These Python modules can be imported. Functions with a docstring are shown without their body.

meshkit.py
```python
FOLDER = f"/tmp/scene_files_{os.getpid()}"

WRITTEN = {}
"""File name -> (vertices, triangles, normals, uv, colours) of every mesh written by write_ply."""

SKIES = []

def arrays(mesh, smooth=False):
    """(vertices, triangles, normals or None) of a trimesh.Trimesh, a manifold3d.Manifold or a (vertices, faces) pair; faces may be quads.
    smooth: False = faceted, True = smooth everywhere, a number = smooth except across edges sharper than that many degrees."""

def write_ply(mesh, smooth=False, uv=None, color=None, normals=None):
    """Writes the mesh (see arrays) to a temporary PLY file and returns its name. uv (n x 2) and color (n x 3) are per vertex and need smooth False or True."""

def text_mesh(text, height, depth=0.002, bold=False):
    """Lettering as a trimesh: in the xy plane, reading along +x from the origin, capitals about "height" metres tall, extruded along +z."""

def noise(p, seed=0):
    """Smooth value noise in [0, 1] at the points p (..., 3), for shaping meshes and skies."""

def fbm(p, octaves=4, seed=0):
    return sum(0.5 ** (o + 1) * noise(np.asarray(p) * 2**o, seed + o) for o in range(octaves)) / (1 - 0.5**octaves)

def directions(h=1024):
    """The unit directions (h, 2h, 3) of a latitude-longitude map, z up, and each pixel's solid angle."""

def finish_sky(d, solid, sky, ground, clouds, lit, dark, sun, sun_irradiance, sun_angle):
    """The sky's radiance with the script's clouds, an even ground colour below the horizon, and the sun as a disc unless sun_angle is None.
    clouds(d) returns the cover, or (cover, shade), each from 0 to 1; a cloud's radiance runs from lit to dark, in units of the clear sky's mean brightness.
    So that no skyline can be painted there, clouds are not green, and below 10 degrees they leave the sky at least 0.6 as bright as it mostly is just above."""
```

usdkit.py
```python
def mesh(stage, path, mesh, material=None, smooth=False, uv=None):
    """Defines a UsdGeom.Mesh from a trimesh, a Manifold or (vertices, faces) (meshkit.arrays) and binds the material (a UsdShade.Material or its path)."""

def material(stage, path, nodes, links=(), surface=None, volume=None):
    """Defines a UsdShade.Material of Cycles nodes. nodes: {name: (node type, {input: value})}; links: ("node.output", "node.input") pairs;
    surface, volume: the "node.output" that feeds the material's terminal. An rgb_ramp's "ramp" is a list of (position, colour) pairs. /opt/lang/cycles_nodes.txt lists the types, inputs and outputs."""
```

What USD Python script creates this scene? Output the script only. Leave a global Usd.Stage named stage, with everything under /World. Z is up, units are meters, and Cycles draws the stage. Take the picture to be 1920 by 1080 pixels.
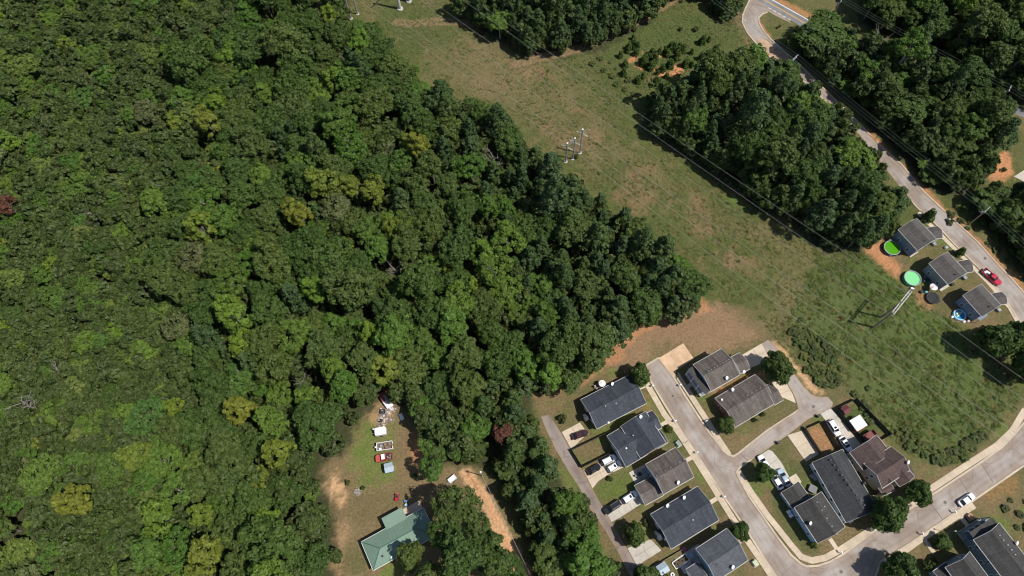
import math, numpy as np, trimesh, usdkit, meshkit
from collections import Counter
from scipy import ndimage
from scipy.spatial import cKDTree
import shapely
from shapely.geometry import Polygon, LineString, Point, MultiPolygon, box as sbox
from shapely.ops import unary_union
from shapely import affinity
from pxr import Usd, UsdGeom, UsdLux, UsdShade, Gf, Sdf, Vt

stage = Usd.Stage.CreateInMemory()
UsdGeom.SetStageUpAxis(stage, 'Z'); UsdGeom.SetStageMetersPerUnit(stage, 1.0)
UsdGeom.Xform.Define(stage, '/World'); stage.SetDefaultPrim(stage.GetPrimAtPath('/World'))
UsdGeom.Scope.Define(stage, '/World/Looks')

# ------------------------------------------------------------------ camera: a drone 185 m up, tipped 23 degrees off straight down
CAM_H, FPX = 185.0, 1280.0
_d = np.array([30.0, 550.0, FPX]); _d /= np.linalg.norm(_d)
_zc = -_d; _u = np.array([0, -1.0, 0]); _yc = _u - (_u @ _d) * _d; _yc /= np.linalg.norm(_yc); _xc = np.cross(_yc, _zc)
CM = np.stack([_xc, _yc, _zc])
cam = UsdGeom.Camera.Define(stage, '/World/camera')
r_, u_, b_ = CM @ [1, 0, 0], CM @ [0, -1, 0], CM @ [0, 0, -1]
cam.AddTransformOp().Set(Gf.Matrix4d(*r_, 0, *u_, 0, *b_, 0, 0, 0, CAM_H, 1))
cam.CreateHorizontalApertureAttr(36.0); cam.CreateVerticalApertureAttr(20.25)
cam.CreateFocalLengthAttr(24.0); cam.CreateClippingRangeAttr(Gf.Vec2f(1, 20000))
cam.CreateExposureAttr(0.27)

# ------------------------------------------------------------------ sky and sun
SUN_EL, SUN_AZ = math.radians(59), math.atan2(0.962, -0.273)
dome = UsdLux.DomeLight.Define(stage, '/World/sky')
sk = usdkit.material(stage, '/World/Looks/sky', {
    's': ('sky_texture', {'sky_type': 'single_scattering', 'sun_disc': False, 'sun_elevation': SUN_EL, 'sun_rotation': SUN_AZ, 'altitude': 300.0, 'aerosol_density': 1.0}),
    'b': ('background_shader', {'strength': 0.085})}, [('s.color', 'b.color')], surface='b.background')
UsdShade.MaterialBindingAPI.Apply(dome.GetPrim()).Bind(sk)
sd = np.array([math.sin(SUN_AZ) * math.cos(SUN_EL), math.cos(SUN_AZ) * math.cos(SUN_EL), math.sin(SUN_EL)])
sun = UsdLux.DistantLight.Define(stage, '/World/sun')
sx = np.cross([0, 0, 1.0], sd); sx /= np.linalg.norm(sx); sy = np.cross(sd, sx)
sun.AddTransformOp().Set(Gf.Matrix4d(*sx, 0, *sy, 0, *sd, 0, 0, 0, 400, 1))
sun.CreateIntensityAttr(1.0); sun.CreateAngleAttr(0.53); sun.CreateColorAttr(Gf.Vec3f(1.0, 0.955, 0.88)); sun.CreateNormalizeAttr(True)

# ------------------------------------------------------------------ helpers
def G(px, py, z=0.0):
    w = CM @ np.array([px - 960.0, py - 540.0, FPX]); t = (z - CAM_H) / w[2]
    return w[:2] * t
def GP(pts, z=0.0): return np.array([G(x, y, z) for x, y in pts])
def poly(pts, z=0.0):
    p = Polygon(GP(pts, z)); return p if p.is_valid else p.buffer(0)
def line(pts, z=0.0): return LineString(GP(pts, z))
CNT = Counter()
def path(name, parent=None):
    base = (str(parent.GetPath()) if parent is not None else '/World') + '/' + name
    n = CNT[base]; CNT[base] += 1
    return base if n == 0 else f'{base}_{n:03d}'
def tag(p, label=None, cat=None, group=None, kind=None):
    for k, v in (('label', label), ('category', cat), ('group', group), ('kind', kind)):
        if v: p.SetCustomDataByKey(k, v)
    return p
def obj(name, m, mat, parent=None, smooth=False):
    if isinstance(m, list): m = trimesh.util.concatenate(m)
    return usdkit.mesh(stage, path(name, parent), m, mat, smooth).GetPrim()
def thing(name, label, cat, loc=(0, 0, 0), rz=0.0, group=None, kind=None):
    x = UsdGeom.Xform.Define(stage, path(name))
    x.AddTranslateOp().Set(Gf.Vec3d(*map(float, loc))); x.AddRotateZOp().Set(math.degrees(rz))
    return tag(x.GetPrim(), label, cat, group, kind)
def box(sx, sy, sz, c=(0, 0, 0), rz=0.0):
    m = trimesh.creation.box([sx, sy, sz])
    if rz: m.apply_transform(trimesh.transformations.rotation_matrix(rz, [0, 0, 1]))
    m.apply_translation(c); return m
def cyl(r, h, c=(0, 0, 0), n=12, r2=None):
    m = trimesh.creation.cylinder(radius=r, height=h, sections=n)
    if r2 is not None:
        v = m.vertices.copy(); top = v[:, 2] > 0; v[top, :2] *= r2 / r; m.vertices = v
    m.apply_translation(c); return m
def tube(pts, r0, r1=None, n=6):
    p = np.asarray(pts, float); r1 = r0 if r1 is None else r1; k = len(p)
    t = np.gradient(p, axis=0); t /= np.linalg.norm(t, axis=1, keepdims=True) + 1e-12
    a = np.cross(t, np.where(np.abs(t[:, 2:]) < 0.9, [0, 0, 1.0], [1.0, 0, 0])); a /= np.linalg.norm(a, axis=1, keepdims=True) + 1e-12
    b = np.cross(t, a); an = np.arange(n) * 2 * np.pi / n; r = np.linspace(r0, r1, k)
    v = (p[:, None] + r[:, None, None] * (np.cos(an)[None, :, None] * a[:, None] + np.sin(an)[None, :, None] * b[:, None])).reshape(-1, 3)
    f = []
    for i in range(k - 1):
        for j in range(n):
            q = [i * n + j, i * n + (j + 1) % n, (i + 1) * n + (j + 1) % n, (i + 1) * n + j]
            f += [[q[0], q[1], q[2]], [q[0], q[2], q[3]]]
    for j in range(1, n - 1): f += [[0, j + 1, j], [(k - 1) * n, (k - 1) * n + j, (k - 1) * n + j + 1]]
    return trimesh.Trimesh(v, f, process=False)
def prism(p2, h, z=0.0):
    g = p2.geoms if isinstance(p2, MultiPolygon) or p2.geom_type == 'GeometryCollection' else [p2]
    ms = []
    for q in g:
        if q.geom_type != 'Polygon' or q.area < 0.01: continue
        m = trimesh.creation.extrude_polygon(q.simplify(0.01), h, engine='earcut'); m.apply_translation([0, 0, z]); ms.append(m)
    return trimesh.util.concatenate(ms)
def loft(rings):
    """rings: list of (n,3) arrays -> closed solid"""
    n = len(rings[0]); v = np.vstack(rings); f = []
    for i in range(len(rings) - 1):
        for j in range(n):
            a, b = i * n + j, i * n + (j + 1) % n; f += [[a, b, b + n], [a, b + n, a + n]]
    c0, c1 = len(v), len(v) + 1; v = np.vstack([v, rings[0].mean(0), rings[-1].mean(0)]); o = (len(rings) - 1) * n
    for j in range(n): f += [[c0, (j + 1) % n, j], [c1, o + j, o + (j + 1) % n]]
    return trimesh.Trimesh(v, f, process=False)
def fbm(x, y, s, octv=4, seed=0): return meshkit.fbm(np.stack([x / s, y / s, np.zeros_like(x) + 0.37], -1), octv, seed)

# ------------------------------------------------------------------ materials
MATS = {}
def srgb(h):
    c = np.array([int(h[i:i + 2], 16) for i in (0, 2, 4)]) / 255.0
    return np.where(c <= 0.04045, c / 12.92, ((c + 0.055) / 1.055) ** 2.4)
def mat(name, col, rough=0.7, var=0.0, scale=3.0, metal=0.0, spec=0.4, var2=0.0, scale2=0.25, bump=0.0, stretch=None, coat=0.0):
    if name in MATS: return MATS[name]
    col = np.asarray(col, float)
    nodes = {'p': ('principled_bsdf', {'base_color': tuple(col), 'roughness': rough, 'metallic': metal, 'specular_ior_level': spec, 'coat_weight': coat})}
    links = []
    if var or var2:
        nodes['g'] = ('texture_coordinate', {})
        nodes['mp'] = ('mapping', {'scale': stretch or (1, 1, 1)}); links.append(('g.object', 'mp.vector'))
        nodes['n'] = ('noise_texture', {'scale': scale, 'detail': 5.0, 'roughness': 0.65}); links.append(('mp.vector', 'n.vector'))
        nodes['r'] = ('rgb_ramp', {'ramp': [(0.25, col * (1 - var)), (0.75, col * (1 + var))]}); links.append(('n.fac', 'r.fac'))
        nodes['n2'] = ('noise_texture', {'scale': scale2, 'detail': 3.0}); links.append(('g.object', 'n2.vector'))
        nodes['r2'] = ('rgb_ramp', {'ramp': [(0.3, (1 - var2,) * 3), (0.7, (1 + var2,) * 3)]}); links.append(('n2.fac', 'r2.fac'))
        nodes['m'] = ('mix_color', {'blend_type': 'multiply', 'fac': 1.0, 'use_clamp': False})
        links += [('r.color', 'm.a'), ('r2.color', 'm.b'), ('m.result', 'p.base_color')]
        if bump:
            nodes['b'] = ('bump', {'strength': bump, 'distance': 0.05}); links += [('n.fac', 'b.height'), ('b.normal', 'p.normal')]
    MATS[name] = usdkit.material(stage, '/World/Looks/' + name, nodes, links, surface='p.BSDF'); return MATS[name]
def leafmat(name, tones, trans=0.28):
    """tones: list of linear colours over the random id of each tree"""
    if name in MATS: return MATS[name]
    t = [np.asarray(c, float) for c in tones]
    nodes = {'o': ('object_info', {}), 'rr': ('rgb_ramp', {'ramp': [(i / max(1, len(t) - 1), c) for i, c in enumerate(t)]}),
             'g': ('geometry', {}), 'n': ('noise_texture', {'scale': 0.9, 'detail': 3.0}), 'rn': ('rgb_ramp', {'ramp': [(0.28, (0.62, 0.66, 0.6)), (0.72, (1.38, 1.3, 1.2))]}),
             'm': ('mix_color', {'blend_type': 'multiply', 'fac': 1.0, 'use_clamp': False}),
             'p': ('principled_bsdf', {'roughness': 0.55, 'specular_ior_level': 0.3}), 't': ('translucent_bsdf', {}), 'x': ('mix_closure', {'fac': trans})}
    links = [('o.random', 'rr.fac'), ('g.position', 'n.vector'), ('n.fac', 'rn.fac'), ('rr.color', 'm.a'), ('rn.color', 'm.b'),
             ('m.result', 'p.base_color'), ('m.result', 't.color'), ('p.BSDF', 'x.closure1'), ('t.BSDF', 'x.closure2')]
    MATS[name] = usdkit.material(stage, '/World/Looks/' + name, nodes, links, surface='x.closure'); return MATS[name]
def vcolmat(name, fine=1.6):
    nodes = {'a': ('attribute', {'attribute': 'col'}), 'g': ('geometry', {}), 'n': ('noise_texture', {'scale': fine, 'detail': 8.0, 'roughness': 0.75}),
             'r': ('rgb_ramp', {'ramp': [(0.3, (0.55, 0.57, 0.55)), (0.5, (1, 1, 1)), (0.7, (1.5, 1.45, 1.45))]}),
             'm': ('mix_color', {'blend_type': 'multiply', 'fac': 1.0, 'use_clamp': False}), 'b': ('bump', {'strength': 0.5, 'distance': 0.12}),
             'p': ('principled_bsdf', {'roughness': 0.95, 'specular_ior_level': 0.1})}
    links = [('g.position', 'n.vector'), ('n.fac', 'r.fac'), ('a.color', 'm.a'), ('r.color', 'm.b'), ('m.result', 'p.base_color'), ('n.fac', 'b.height'), ('b.normal', 'p.normal')]
    MATS[name] = usdkit.material(stage, '/World/Looks/' + name, nodes, links, surface='p.BSDF'); return MATS[name]
def roofmat(name, col, streak=0.1):
    """asphalt shingles: courses and tabs in the roof's own axes, with granule noise and rain streaks"""
    col = np.asarray(col, float)
    nodes = {'c': ('texture_coordinate', {}), 'br': ('brick_texture', {'scale': 1.0, 'brick_width': 0.9, 'row_height': 0.28, 'mortar_size': 0.02, 'color1': tuple(col * 0.82), 'color2': tuple(col * 1.18), 'mortar': tuple(col * 0.62)}),
             'n': ('noise_texture', {'scale': 9.0, 'detail': 6.0, 'roughness': 0.8}), 'r': ('rgb_ramp', {'ramp': [(0.3, (0.7,) * 3), (0.7, (1.3,) * 3)]}),
             'mp': ('mapping', {'scale': (1.1, 0.12, 0.12)}), 'n2': ('noise_texture', {'scale': 1.2, 'detail': 4.0}), 'r2': ('rgb_ramp', {'ramp': [(0.32, (1 - streak,) * 3), (0.7, (1 + streak,) * 3)]}),
             'm': ('mix_color', {'blend_type': 'multiply', 'fac': 1.0, 'use_clamp': False}), 'm2': ('mix_color', {'blend_type': 'multiply', 'fac': 1.0, 'use_clamp': False}),
             'b': ('bump', {'strength': 0.35, 'distance': 0.03}), 'p': ('principled_bsdf', {'roughness': 0.85, 'specular_ior_level': 0.25})}
    links = [('c.object', 'br.vector'), ('c.object', 'n.vector'), ('c.object', 'mp.vector'), ('mp.vector', 'n2.vector'), ('n.fac', 'r.fac'), ('n2.fac', 'r2.fac'), ('br.color', 'm.a'), ('r.color', 'm.b'),
             ('m.result', 'm2.a'), ('r2.color', 'm2.b'), ('m2.result', 'p.base_color'), ('n.fac', 'b.height'), ('b.normal', 'p.normal')]
    MATS[name] = usdkit.material(stage, '/World/Looks/' + name, nodes, links, surface='p.BSDF'); return MATS[name]
def asphaltmat(name, col, tint):
    col, tint = np.asarray(col, float), np.asarray(tint, float)
    nodes = {'g': ('geometry', {}), 'n': ('noise_texture', {'scale': 0.16, 'detail': 6.0, 'roughness': 0.6, 'distortion': 0.6}), 'r': ('rgb_ramp', {'ramp': [(0.36, col), (0.62, tint)]}),
             'n2': ('noise_texture', {'scale': 3.5, 'detail': 6.0, 'roughness': 0.8}), 'r2': ('rgb_ramp', {'ramp': [(0.3, (0.8,) * 3), (0.7, (1.2,) * 3)]}),
             'v': ('voronoi_texture', {'scale': 0.11, 'feature': 'distance_to_edge'}), 'rv': ('rgb_ramp', {'ramp': [(0.0, (0.66,) * 3), (0.012, (1,) * 3)]}),
             'm': ('mix_color', {'blend_type': 'multiply', 'fac': 1.0, 'use_clamp': False}), 'm2': ('mix_color', {'blend_type': 'multiply', 'fac': 0.4, 'use_clamp': False}),
             'p': ('principled_bsdf', {'roughness': 0.85, 'specular_ior_level': 0.3})}
    links = [('g.position', 'n.vector'), ('g.position', 'n2.vector'), ('g.position', 'v.vector'), ('n.fac', 'r.fac'), ('n2.fac', 'r2.fac'), ('v.distance', 'rv.fac'),
             ('r.color', 'm.a'), ('r2.color', 'm.b'), ('m.result', 'm2.a'), ('rv.color', 'm2.b'), ('m2.result', 'p.base_color')]
    MATS[name] = usdkit.material(stage, '/World/Looks/' + name, nodes, links, surface='p.BSDF'); return MATS[name]

asphalt = asphaltmat('asphalt_street', (0.235, 0.194, 0.17), (0.345, 0.316, 0.298))
asphalt2 = asphaltmat('asphalt_alley', (0.18, 0.16, 0.15), (0.25, 0.235, 0.23))
asphalt3 = asphaltmat('asphalt_highway', (0.15, 0.15, 0.155), (0.22, 0.22, 0.225))
concrete = mat('concrete', (0.52, 0.43, 0.32), 0.85, 0.1, 2.0, var2=0.12)
concrete_g = mat('concrete_grey', (0.46, 0.42, 0.36), 0.85, 0.12, 1.5, var2=0.14)
concrete_o = mat('concrete_clay_stained', (0.56, 0.38, 0.24), 0.85, 0.16, 0.8, var2=0.2)
kerbm = mat('kerb_concrete', (0.46, 0.385, 0.29), 0.85, 0.12, 1.0, var2=0.15)
white = mat('white_paint', (0.78, 0.78, 0.76), 0.5)
gutm = mat('trim_paint', (0.62, 0.62, 0.6), 0.5)
whitem = mat('white_metal', (0.8, 0.8, 0.8), 0.35)
glass = mat('dark_glass', (0.02, 0.025, 0.03), 0.08, spec=0.6)
wpane = mat('window_glass', (0.05, 0.07, 0.08), 0.08, spec=0.7)
darkm = mat('dark_metal', (0.03, 0.03, 0.035), 0.5)
rubber = mat('tyre_rubber', (0.02, 0.02, 0.02), 0.8)
rimm = mat('alloy', (0.5, 0.5, 0.52), 0.3, metal=0.8)
redl = mat('tail_lamp_red', (0.4, 0.02, 0.02), 0.25)
steel = mat('galvanised_steel', (.27, .295, .32), .45, .12, 2.0, metal=.2)
wirem = mat('aluminium_wire', (0.38, 0.38, 0.36), 0.4)
wiredk = mat('dark_cable', (0.16, 0.2, 0.17), 0.5)
wood = mat('weathered_wood', (0.22, 0.17, 0.12), 0.85, 0.25, 4.0)
fencem = mat('dark_stained_wood', (0.06, 0.045, 0.035), 0.85, 0.25, 4.0)
bark = mat('bark', (0.16, 0.13, 0.1), 0.9, 0.3, 3.0)
barkg = mat('grey_bark', (.27, .245, .215), 0.9, 0.25, 3.0)

# ------------------------------------------------------------------ traced layout (photo pixels projected onto the ground)
street_A = poly([(1213, 686), (1222, 715), (1247, 757), (1280, 810), (1307, 850), (1360, 932), (1395, 983), (1435, 1047), (1460, 1085), (1500, 1160), (1640, 1160), (1637, 1085), (1650, 1050), (1690, 1027), (1772, 972),
                 (1830, 932), (1920, 870), (1990, 822), (1975, 748), (1920, 795), (1908, 810), (1880, 840), (1835, 872), (1740, 935), (1697, 962), (1640, 997), (1580, 1042), (1557, 1055), (1533, 1063), (1512, 1064), (1500, 1058), (1482, 1042), (1455, 1007), (1440, 985),
                 (1402, 930), (1384, 897), (1379, 885), (1385, 876), (1400, 865), (1417, 857), (1440, 841), (1475, 817), (1515, 786), (1537, 776), (1560, 763), (1562, 755), (1552, 744), (1534, 744), (1522, 740), (1507, 725), (1485, 695), (1465, 665), (1452, 647), (1440, 637),
                 (1428, 645), (1440, 668), (1472, 712), (1487, 737), (1494, 755), (1497, 768), (1490, 776), (1472, 786), (1440, 808), (1385, 852), (1376, 857), (1366, 855), (1355, 847), (1327, 810), (1292, 757), (1264, 712), (1242, 682), (1235, 673)])
alley = poly([(1014, 781), (1030, 777), (1051, 810), (1070, 844), (1092, 881), (1111, 917), (1130, 951), (1147, 980), (1175, 1028), (1195, 1064), (1215, 1100), (1235, 1150), (1210, 1150), (1190, 1095), (1172, 1062), (1160, 1037), (1135, 995), (1107, 955), (1085, 912), (1067, 885), (1042, 843), (1027, 812)])
road_E = poly([(1402, -30), (1407, 0), (1399, 16), (1394, 28), (1393, 42), (1402, 61), (1415, 77), (1430, 92), (1447, 109), (1475, 131), (1510, 154), (1560, 200), (1610, 251), (1640, 290), (1662, 318), (1692, 357), (1722, 390), (1755, 419), (1789, 456), (1821, 487), (1844, 510), (1870, 540), (1893, 572), (1915, 605), (1940, 650),
               (1975, 650), (1950, 590), (1920, 551), (1895, 523), (1870, 497), (1832, 455), (1763, 390), (1732, 361), (1690, 310), (1652, 276), (1630, 254), (1600, 222), (1560, 183), (1512, 136), (1489, 113), (1466, 94), (1445, 75), (1430, 58), (1422, 43), (1421, 33), (1430, 25), (1441, 22), (1455, 30), (1486, 45), (1450, 10), (1440, -30)])
highway = poly([(1400, -12), (1442, 14), (1488, 41), (1530, 68), (1640, 112), (1760, 150), (1930, 225), (1930, 212), (1765, 134), (1650, 95), (1545, 52), (1504, 29), (1450, -1), (1400, -28)])
pad = poly([(1235, 672), (1281, 643.5), (1301, 672.5), (1268, 694), (1266, 708), (1243, 683)])
roads = unary_union([street_A, alley, road_E, highway, pad])
def ribbon(pts, w): return line(pts).buffer(w / 2, cap_style=2, join_style=2)
SIDEWALKS = [
    ('left', [(1210, 716), (1217, 727), (1245, 776), (1273, 812), (1302, 857), (1342, 921), (1375, 974), (1405, 1019), (1440, 1070), (1470, 1120)], 1.55),
    ('right', [(1266, 698), (1288, 731), (1322, 783), (1345, 820), (1367, 853)], 1.5),
    ('corner', [(1384, 884), (1407, 921), (1440, 968), (1455, 986), (1480, 1018), (1502, 1044), (1522, 1051), (1547, 1046), (1575, 1031), (1632, 994)], 1.5),
    ('beyond tree', [(1700, 955), (1714, 946), (1745, 917), (1810, 874), (1870, 835), (1898, 808), (1922, 768)], 1.6),
    ('lower', [(1660, 1057), (1720, 1014), (1790, 969), (1826, 947)], 1.7),
    ('three houses', [(1722, 400), (1766, 443), (1789, 466), (1821, 498), (1853, 530), (1893, 577), (1913, 612), (1925, 640)], 1.3)]
DRIVES = [
    ('driveway beside the alley at the first navy-roofed house', [(1053, 810), (1087, 792), (1102, 812), (1082, 832), (1071, 843)], concrete),
    ('driveway holding two white cars and a black sedan', [(1093, 881), (1126, 869), (1155, 855), (1176, 873), (1140, 890), (1122, 902), (1111, 916)], concrete),
    ('driveway holding a black and a white vehicle end to end', [(1131, 951), (1165, 936), (1190, 922), (1205, 943), (1160, 972), (1147, 979)], concrete_g),
    ('bare stained driveway below the round shrub tree', [(1176, 1028), (1220, 1011), (1240, 1032), (1205, 1054), (1196, 1064)], concrete_g),
    ('pale driveway beyond the grey house with the double porch', [(1392, 665), (1430, 643), (1442, 668), (1440, 676), (1407, 690)], concrete),
    ('driveway fan at the end of the long taupe roof', [(1447, 717), (1470, 711), (1486, 738), (1492, 756), (1483, 752), (1467, 745), (1455, 730)], concrete),
    ('stained driveway between the two fenced yards', [(1538, 776), (1558, 765), (1614, 833), (1592, 846)], concrete_g),
    ('clay tinted driveway beside the empty fenced yard', [(1476, 816), (1505, 807), (1536, 851), (1511, 866)], concrete),
    ('driveway with a blue and a white car by the corner house', [(1420, 857), (1440, 843), (1448, 846), (1465, 867), (1484, 903), (1462, 917), (1446, 889), (1430, 874)], concrete_g),
    ('white concrete at the right edge beside bare clay', [(1901, 331), (1920, 319), (1960, 300), (1960, 370), (1920, 341)], concrete_g),
    ('short concrete pad under trees by the first small house', [(1720, 398), (1726, 397), (1737, 408), (1730, 411)], concrete_g)]
WALKS = [[(1197, 728), (1214, 722)], [(1240, 797), (1257, 787)], [(1287, 863), (1303, 855)], [(1332, 942), (1348, 932)], [(1284, 728), (1308, 714)], [(1556, 1010), (1574, 1037)], [(1800, 968), (1823, 997)], [(1733, 1012), (1752, 1037)], [(1386, 1016), (1402, 1006)]]
pave_polys = [ribbon(p, w) for _, p, w in SIDEWALKS] + [poly(p) for _, p, _ in DRIVES] + [ribbon(p, 1.0) for p in WALKS]
paved = unary_union(pave_polys + [roads])

FA = poly([(-260, -160), (640, -160), (640, 0), (655, 38), (705, 60), (735, 82), (740, 112), (778, 118), (794, 147), (828, 165), (849, 185), (880, 192), (925, 203), (952, 222), (962, 240), (1000, 268), (1030, 292), (1072, 315), (1100, 344), (1135, 360), (1152, 389), (1185, 398), (1230, 435), (1267, 462),
           (1295, 492), (1297, 520), (1332, 534), (1335, 553), (1315, 565), (1285, 580), (1247, 588), (1210, 598), (1177, 613), (1167, 647), (1152, 663), (1115, 688), (1085, 705), (1035, 723), (995, 735), (996, 765), (1012, 800), (1037, 850), (1059, 890), (1083, 912), (1102, 945), (1107, 965), (1120, 1000), (1132, 1037), (1163, 1047), (1175, 1110), (1200, 1180),
           (1030, 1180), (1012, 1090), (990, 1020), (980, 966), (945, 918), (935, 875), (890, 868), (862, 872), (835, 905), (815, 893), (797, 858), (800, 823), (780, 791), (757, 768), (742, 742), (722, 742), (700, 770), (672, 800), (655, 845), (645, 862), (600, 872), (597, 895), (621, 925), (632, 960), (645, 1038), (625, 1080), (640, 1180), (-260, 1180)], 10)
FL = poly([(792, 912), (830, 902), (860, 895), (893, 912), (905, 930), (915, 960), (905, 985), (925, 1015), (958, 1042), (985, 1085), (1000, 1150), (780, 1150), (775, 1075), (752, 1042), (765, 1000), (812, 985), (815, 962), (800, 938)], 6)
FB = poly([(1217, 168), (1228, 160), (1270, 155), (1310, 125), (1350, 117), (1370, 87), (1405, 93), (1440, 108), (1467, 108), (1497, 130), (1514, 155), (1542, 158), (1565, 184), (1590, 210), (1610, 247), (1642, 278), (1663, 315), (1683, 342), (1713, 377), (1718, 397), (1702, 412), (1672, 425), (1663, 442), (1635, 455), (1590, 457), (1560, 445), (1520, 422), (1508, 397), (1472, 382), (1440, 370), (1397, 340), (1357, 318), (1335, 302), (1317, 282), (1272, 254), (1230, 230), (1217, 210)], 8)
FC = poly([(850, -160), (850, 0), (880, 20), (925, 47), (960, 60), (975, 75), (997, 93), (1022, 78), (1065, 78), (1090, 68), (1135, 64), (1150, 55), (1167, 40), (1210, 20), (1237, 4), (1260, -30), (1330, -30), (1340, 0), (1390, 20), (1407, 5), (1400, -160)], 8)
FD = poly([(1465, 62), (1472, 48), (1500, 52), (1525, 34), (1545, 45), (1595, 42), (1635, 57), (1690, 74), (1712, 87), (1720, 105), (1745, 117), (1790, 139), (1815, 157), (1820, 172), (1877, 174), (1897, 192), (1892, 250), (1876, 287), (1856, 300), (1862, 322), (1840, 345), (1802, 355), (1785, 332), (1755, 330), (1730, 300), (1700, 262), (1665, 225), (1625, 190), (1590, 160), (1560, 140), (1530, 120), (1495, 105), (1470, 85)], 7)
FE = poly([(1630, -160), (1630, 0), (1657, 22), (1732, 49), (1750, 90), (1772, 66), (1800, 90), (1832, 109), (1852, 127), (1917, 152), (2060, 210), (2060, -160)], 9)
FG = poly([(1858, 347), (1878, 335), (1910, 337), (1960, 320), (2060, 330), (2060, 560), (1960, 500), (1905, 445), (1870, 400), (1832, 376)], 7)
forests = [FA, FL, FB, FC, FD, FE, FG]
lots = unary_union([poly([(995, 737), (1085, 707), (1152, 665), (1177, 615), (1285, 582), (1350, 565), (1410, 580), (1445, 625), (1510, 705), (1575, 715), (1640, 800), (1700, 862), (1760, 875), (1800, 872), (1905, 770), (1990, 690), (1990, 1200), (1180, 1200), (1010, 800)]),
                    poly([(1620, 470), (1690, 420), (1800, 400), (1940, 560), (1990, 660), (1880, 640), (1790, 605), (1730, 570), (1690, 520)])])
clearing = poly([(640, 1130), (640, 1040), (622, 960), (600, 895), (605, 870), (650, 850), (672, 800), (700, 770), (725, 742), (755, 765), (785, 790), (800, 830), (800, 880), (862, 872), (890, 868), (935, 925), (960, 985), (1010, 1130)])

# ------------------------------------------------------------------ ground: one sheet, fine in view and stretched out to the horizon
STEP = 0.7
gx, gy = np.arange(-235, 236, STEP), np.arange(-45, 240, STEP)
X, Y = np.meshgrid(gx, gy, indexing='ij')
def mask(p, feather=1.2, edge=0.5, ns=2.5, seed=3):
    if isinstance(p, (list, tuple)): p = unary_union(p)
    shapely.prepare(p)
    m = shapely.contains_xy(p, X.ravel(), Y.ravel()).reshape(X.shape).astype(float)
    m = ndimage.gaussian_filter(m, feather / STEP)
    return np.clip((m - 0.5 + (fbm(X, Y, ns, 3, seed) * .6 + fbm(X, Y, ns * .35, 2, seed + 9) * .4 - 0.5) * edge * 4.2 * np.sqrt(np.clip(4 * m * (1 - m), 0, 1))) * 2.2 + 0.5, 0, 1)
def sstep(a, lo, hi):
    t = np.clip((a - lo) / (hi - lo), 0, 1); return t * t * (3 - 2 * t)
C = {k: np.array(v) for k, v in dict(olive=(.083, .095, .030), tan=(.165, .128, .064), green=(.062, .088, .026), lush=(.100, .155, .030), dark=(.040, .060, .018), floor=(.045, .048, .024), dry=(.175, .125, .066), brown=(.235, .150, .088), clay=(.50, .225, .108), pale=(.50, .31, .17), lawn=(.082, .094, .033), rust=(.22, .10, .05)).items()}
n1, n2, n3, n4 = fbm(X, Y, 28, 4, 11), fbm(X, Y, 7, 4, 12), fbm(X, Y, 2.2, 3, 13), fbm(X, Y, 13, 4, 14)
col = np.empty(X.shape + (3,)); col[:] = C['olive']
def lay(w, c, a=1.0):
    global col
    w = (w * a)[..., None]; col = col * (1 - w) + np.asarray(C[c] if isinstance(c, str) else c) * w
lay(sstep(n1 * .6 + n2 * .4, .47, .62), 'tan', .7)
lay(sstep(n4 * .5 + n3 * .5, .5, .64), 'green', .55)
lay(sstep(n3, .62, .72), 'tan', .55)
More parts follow.
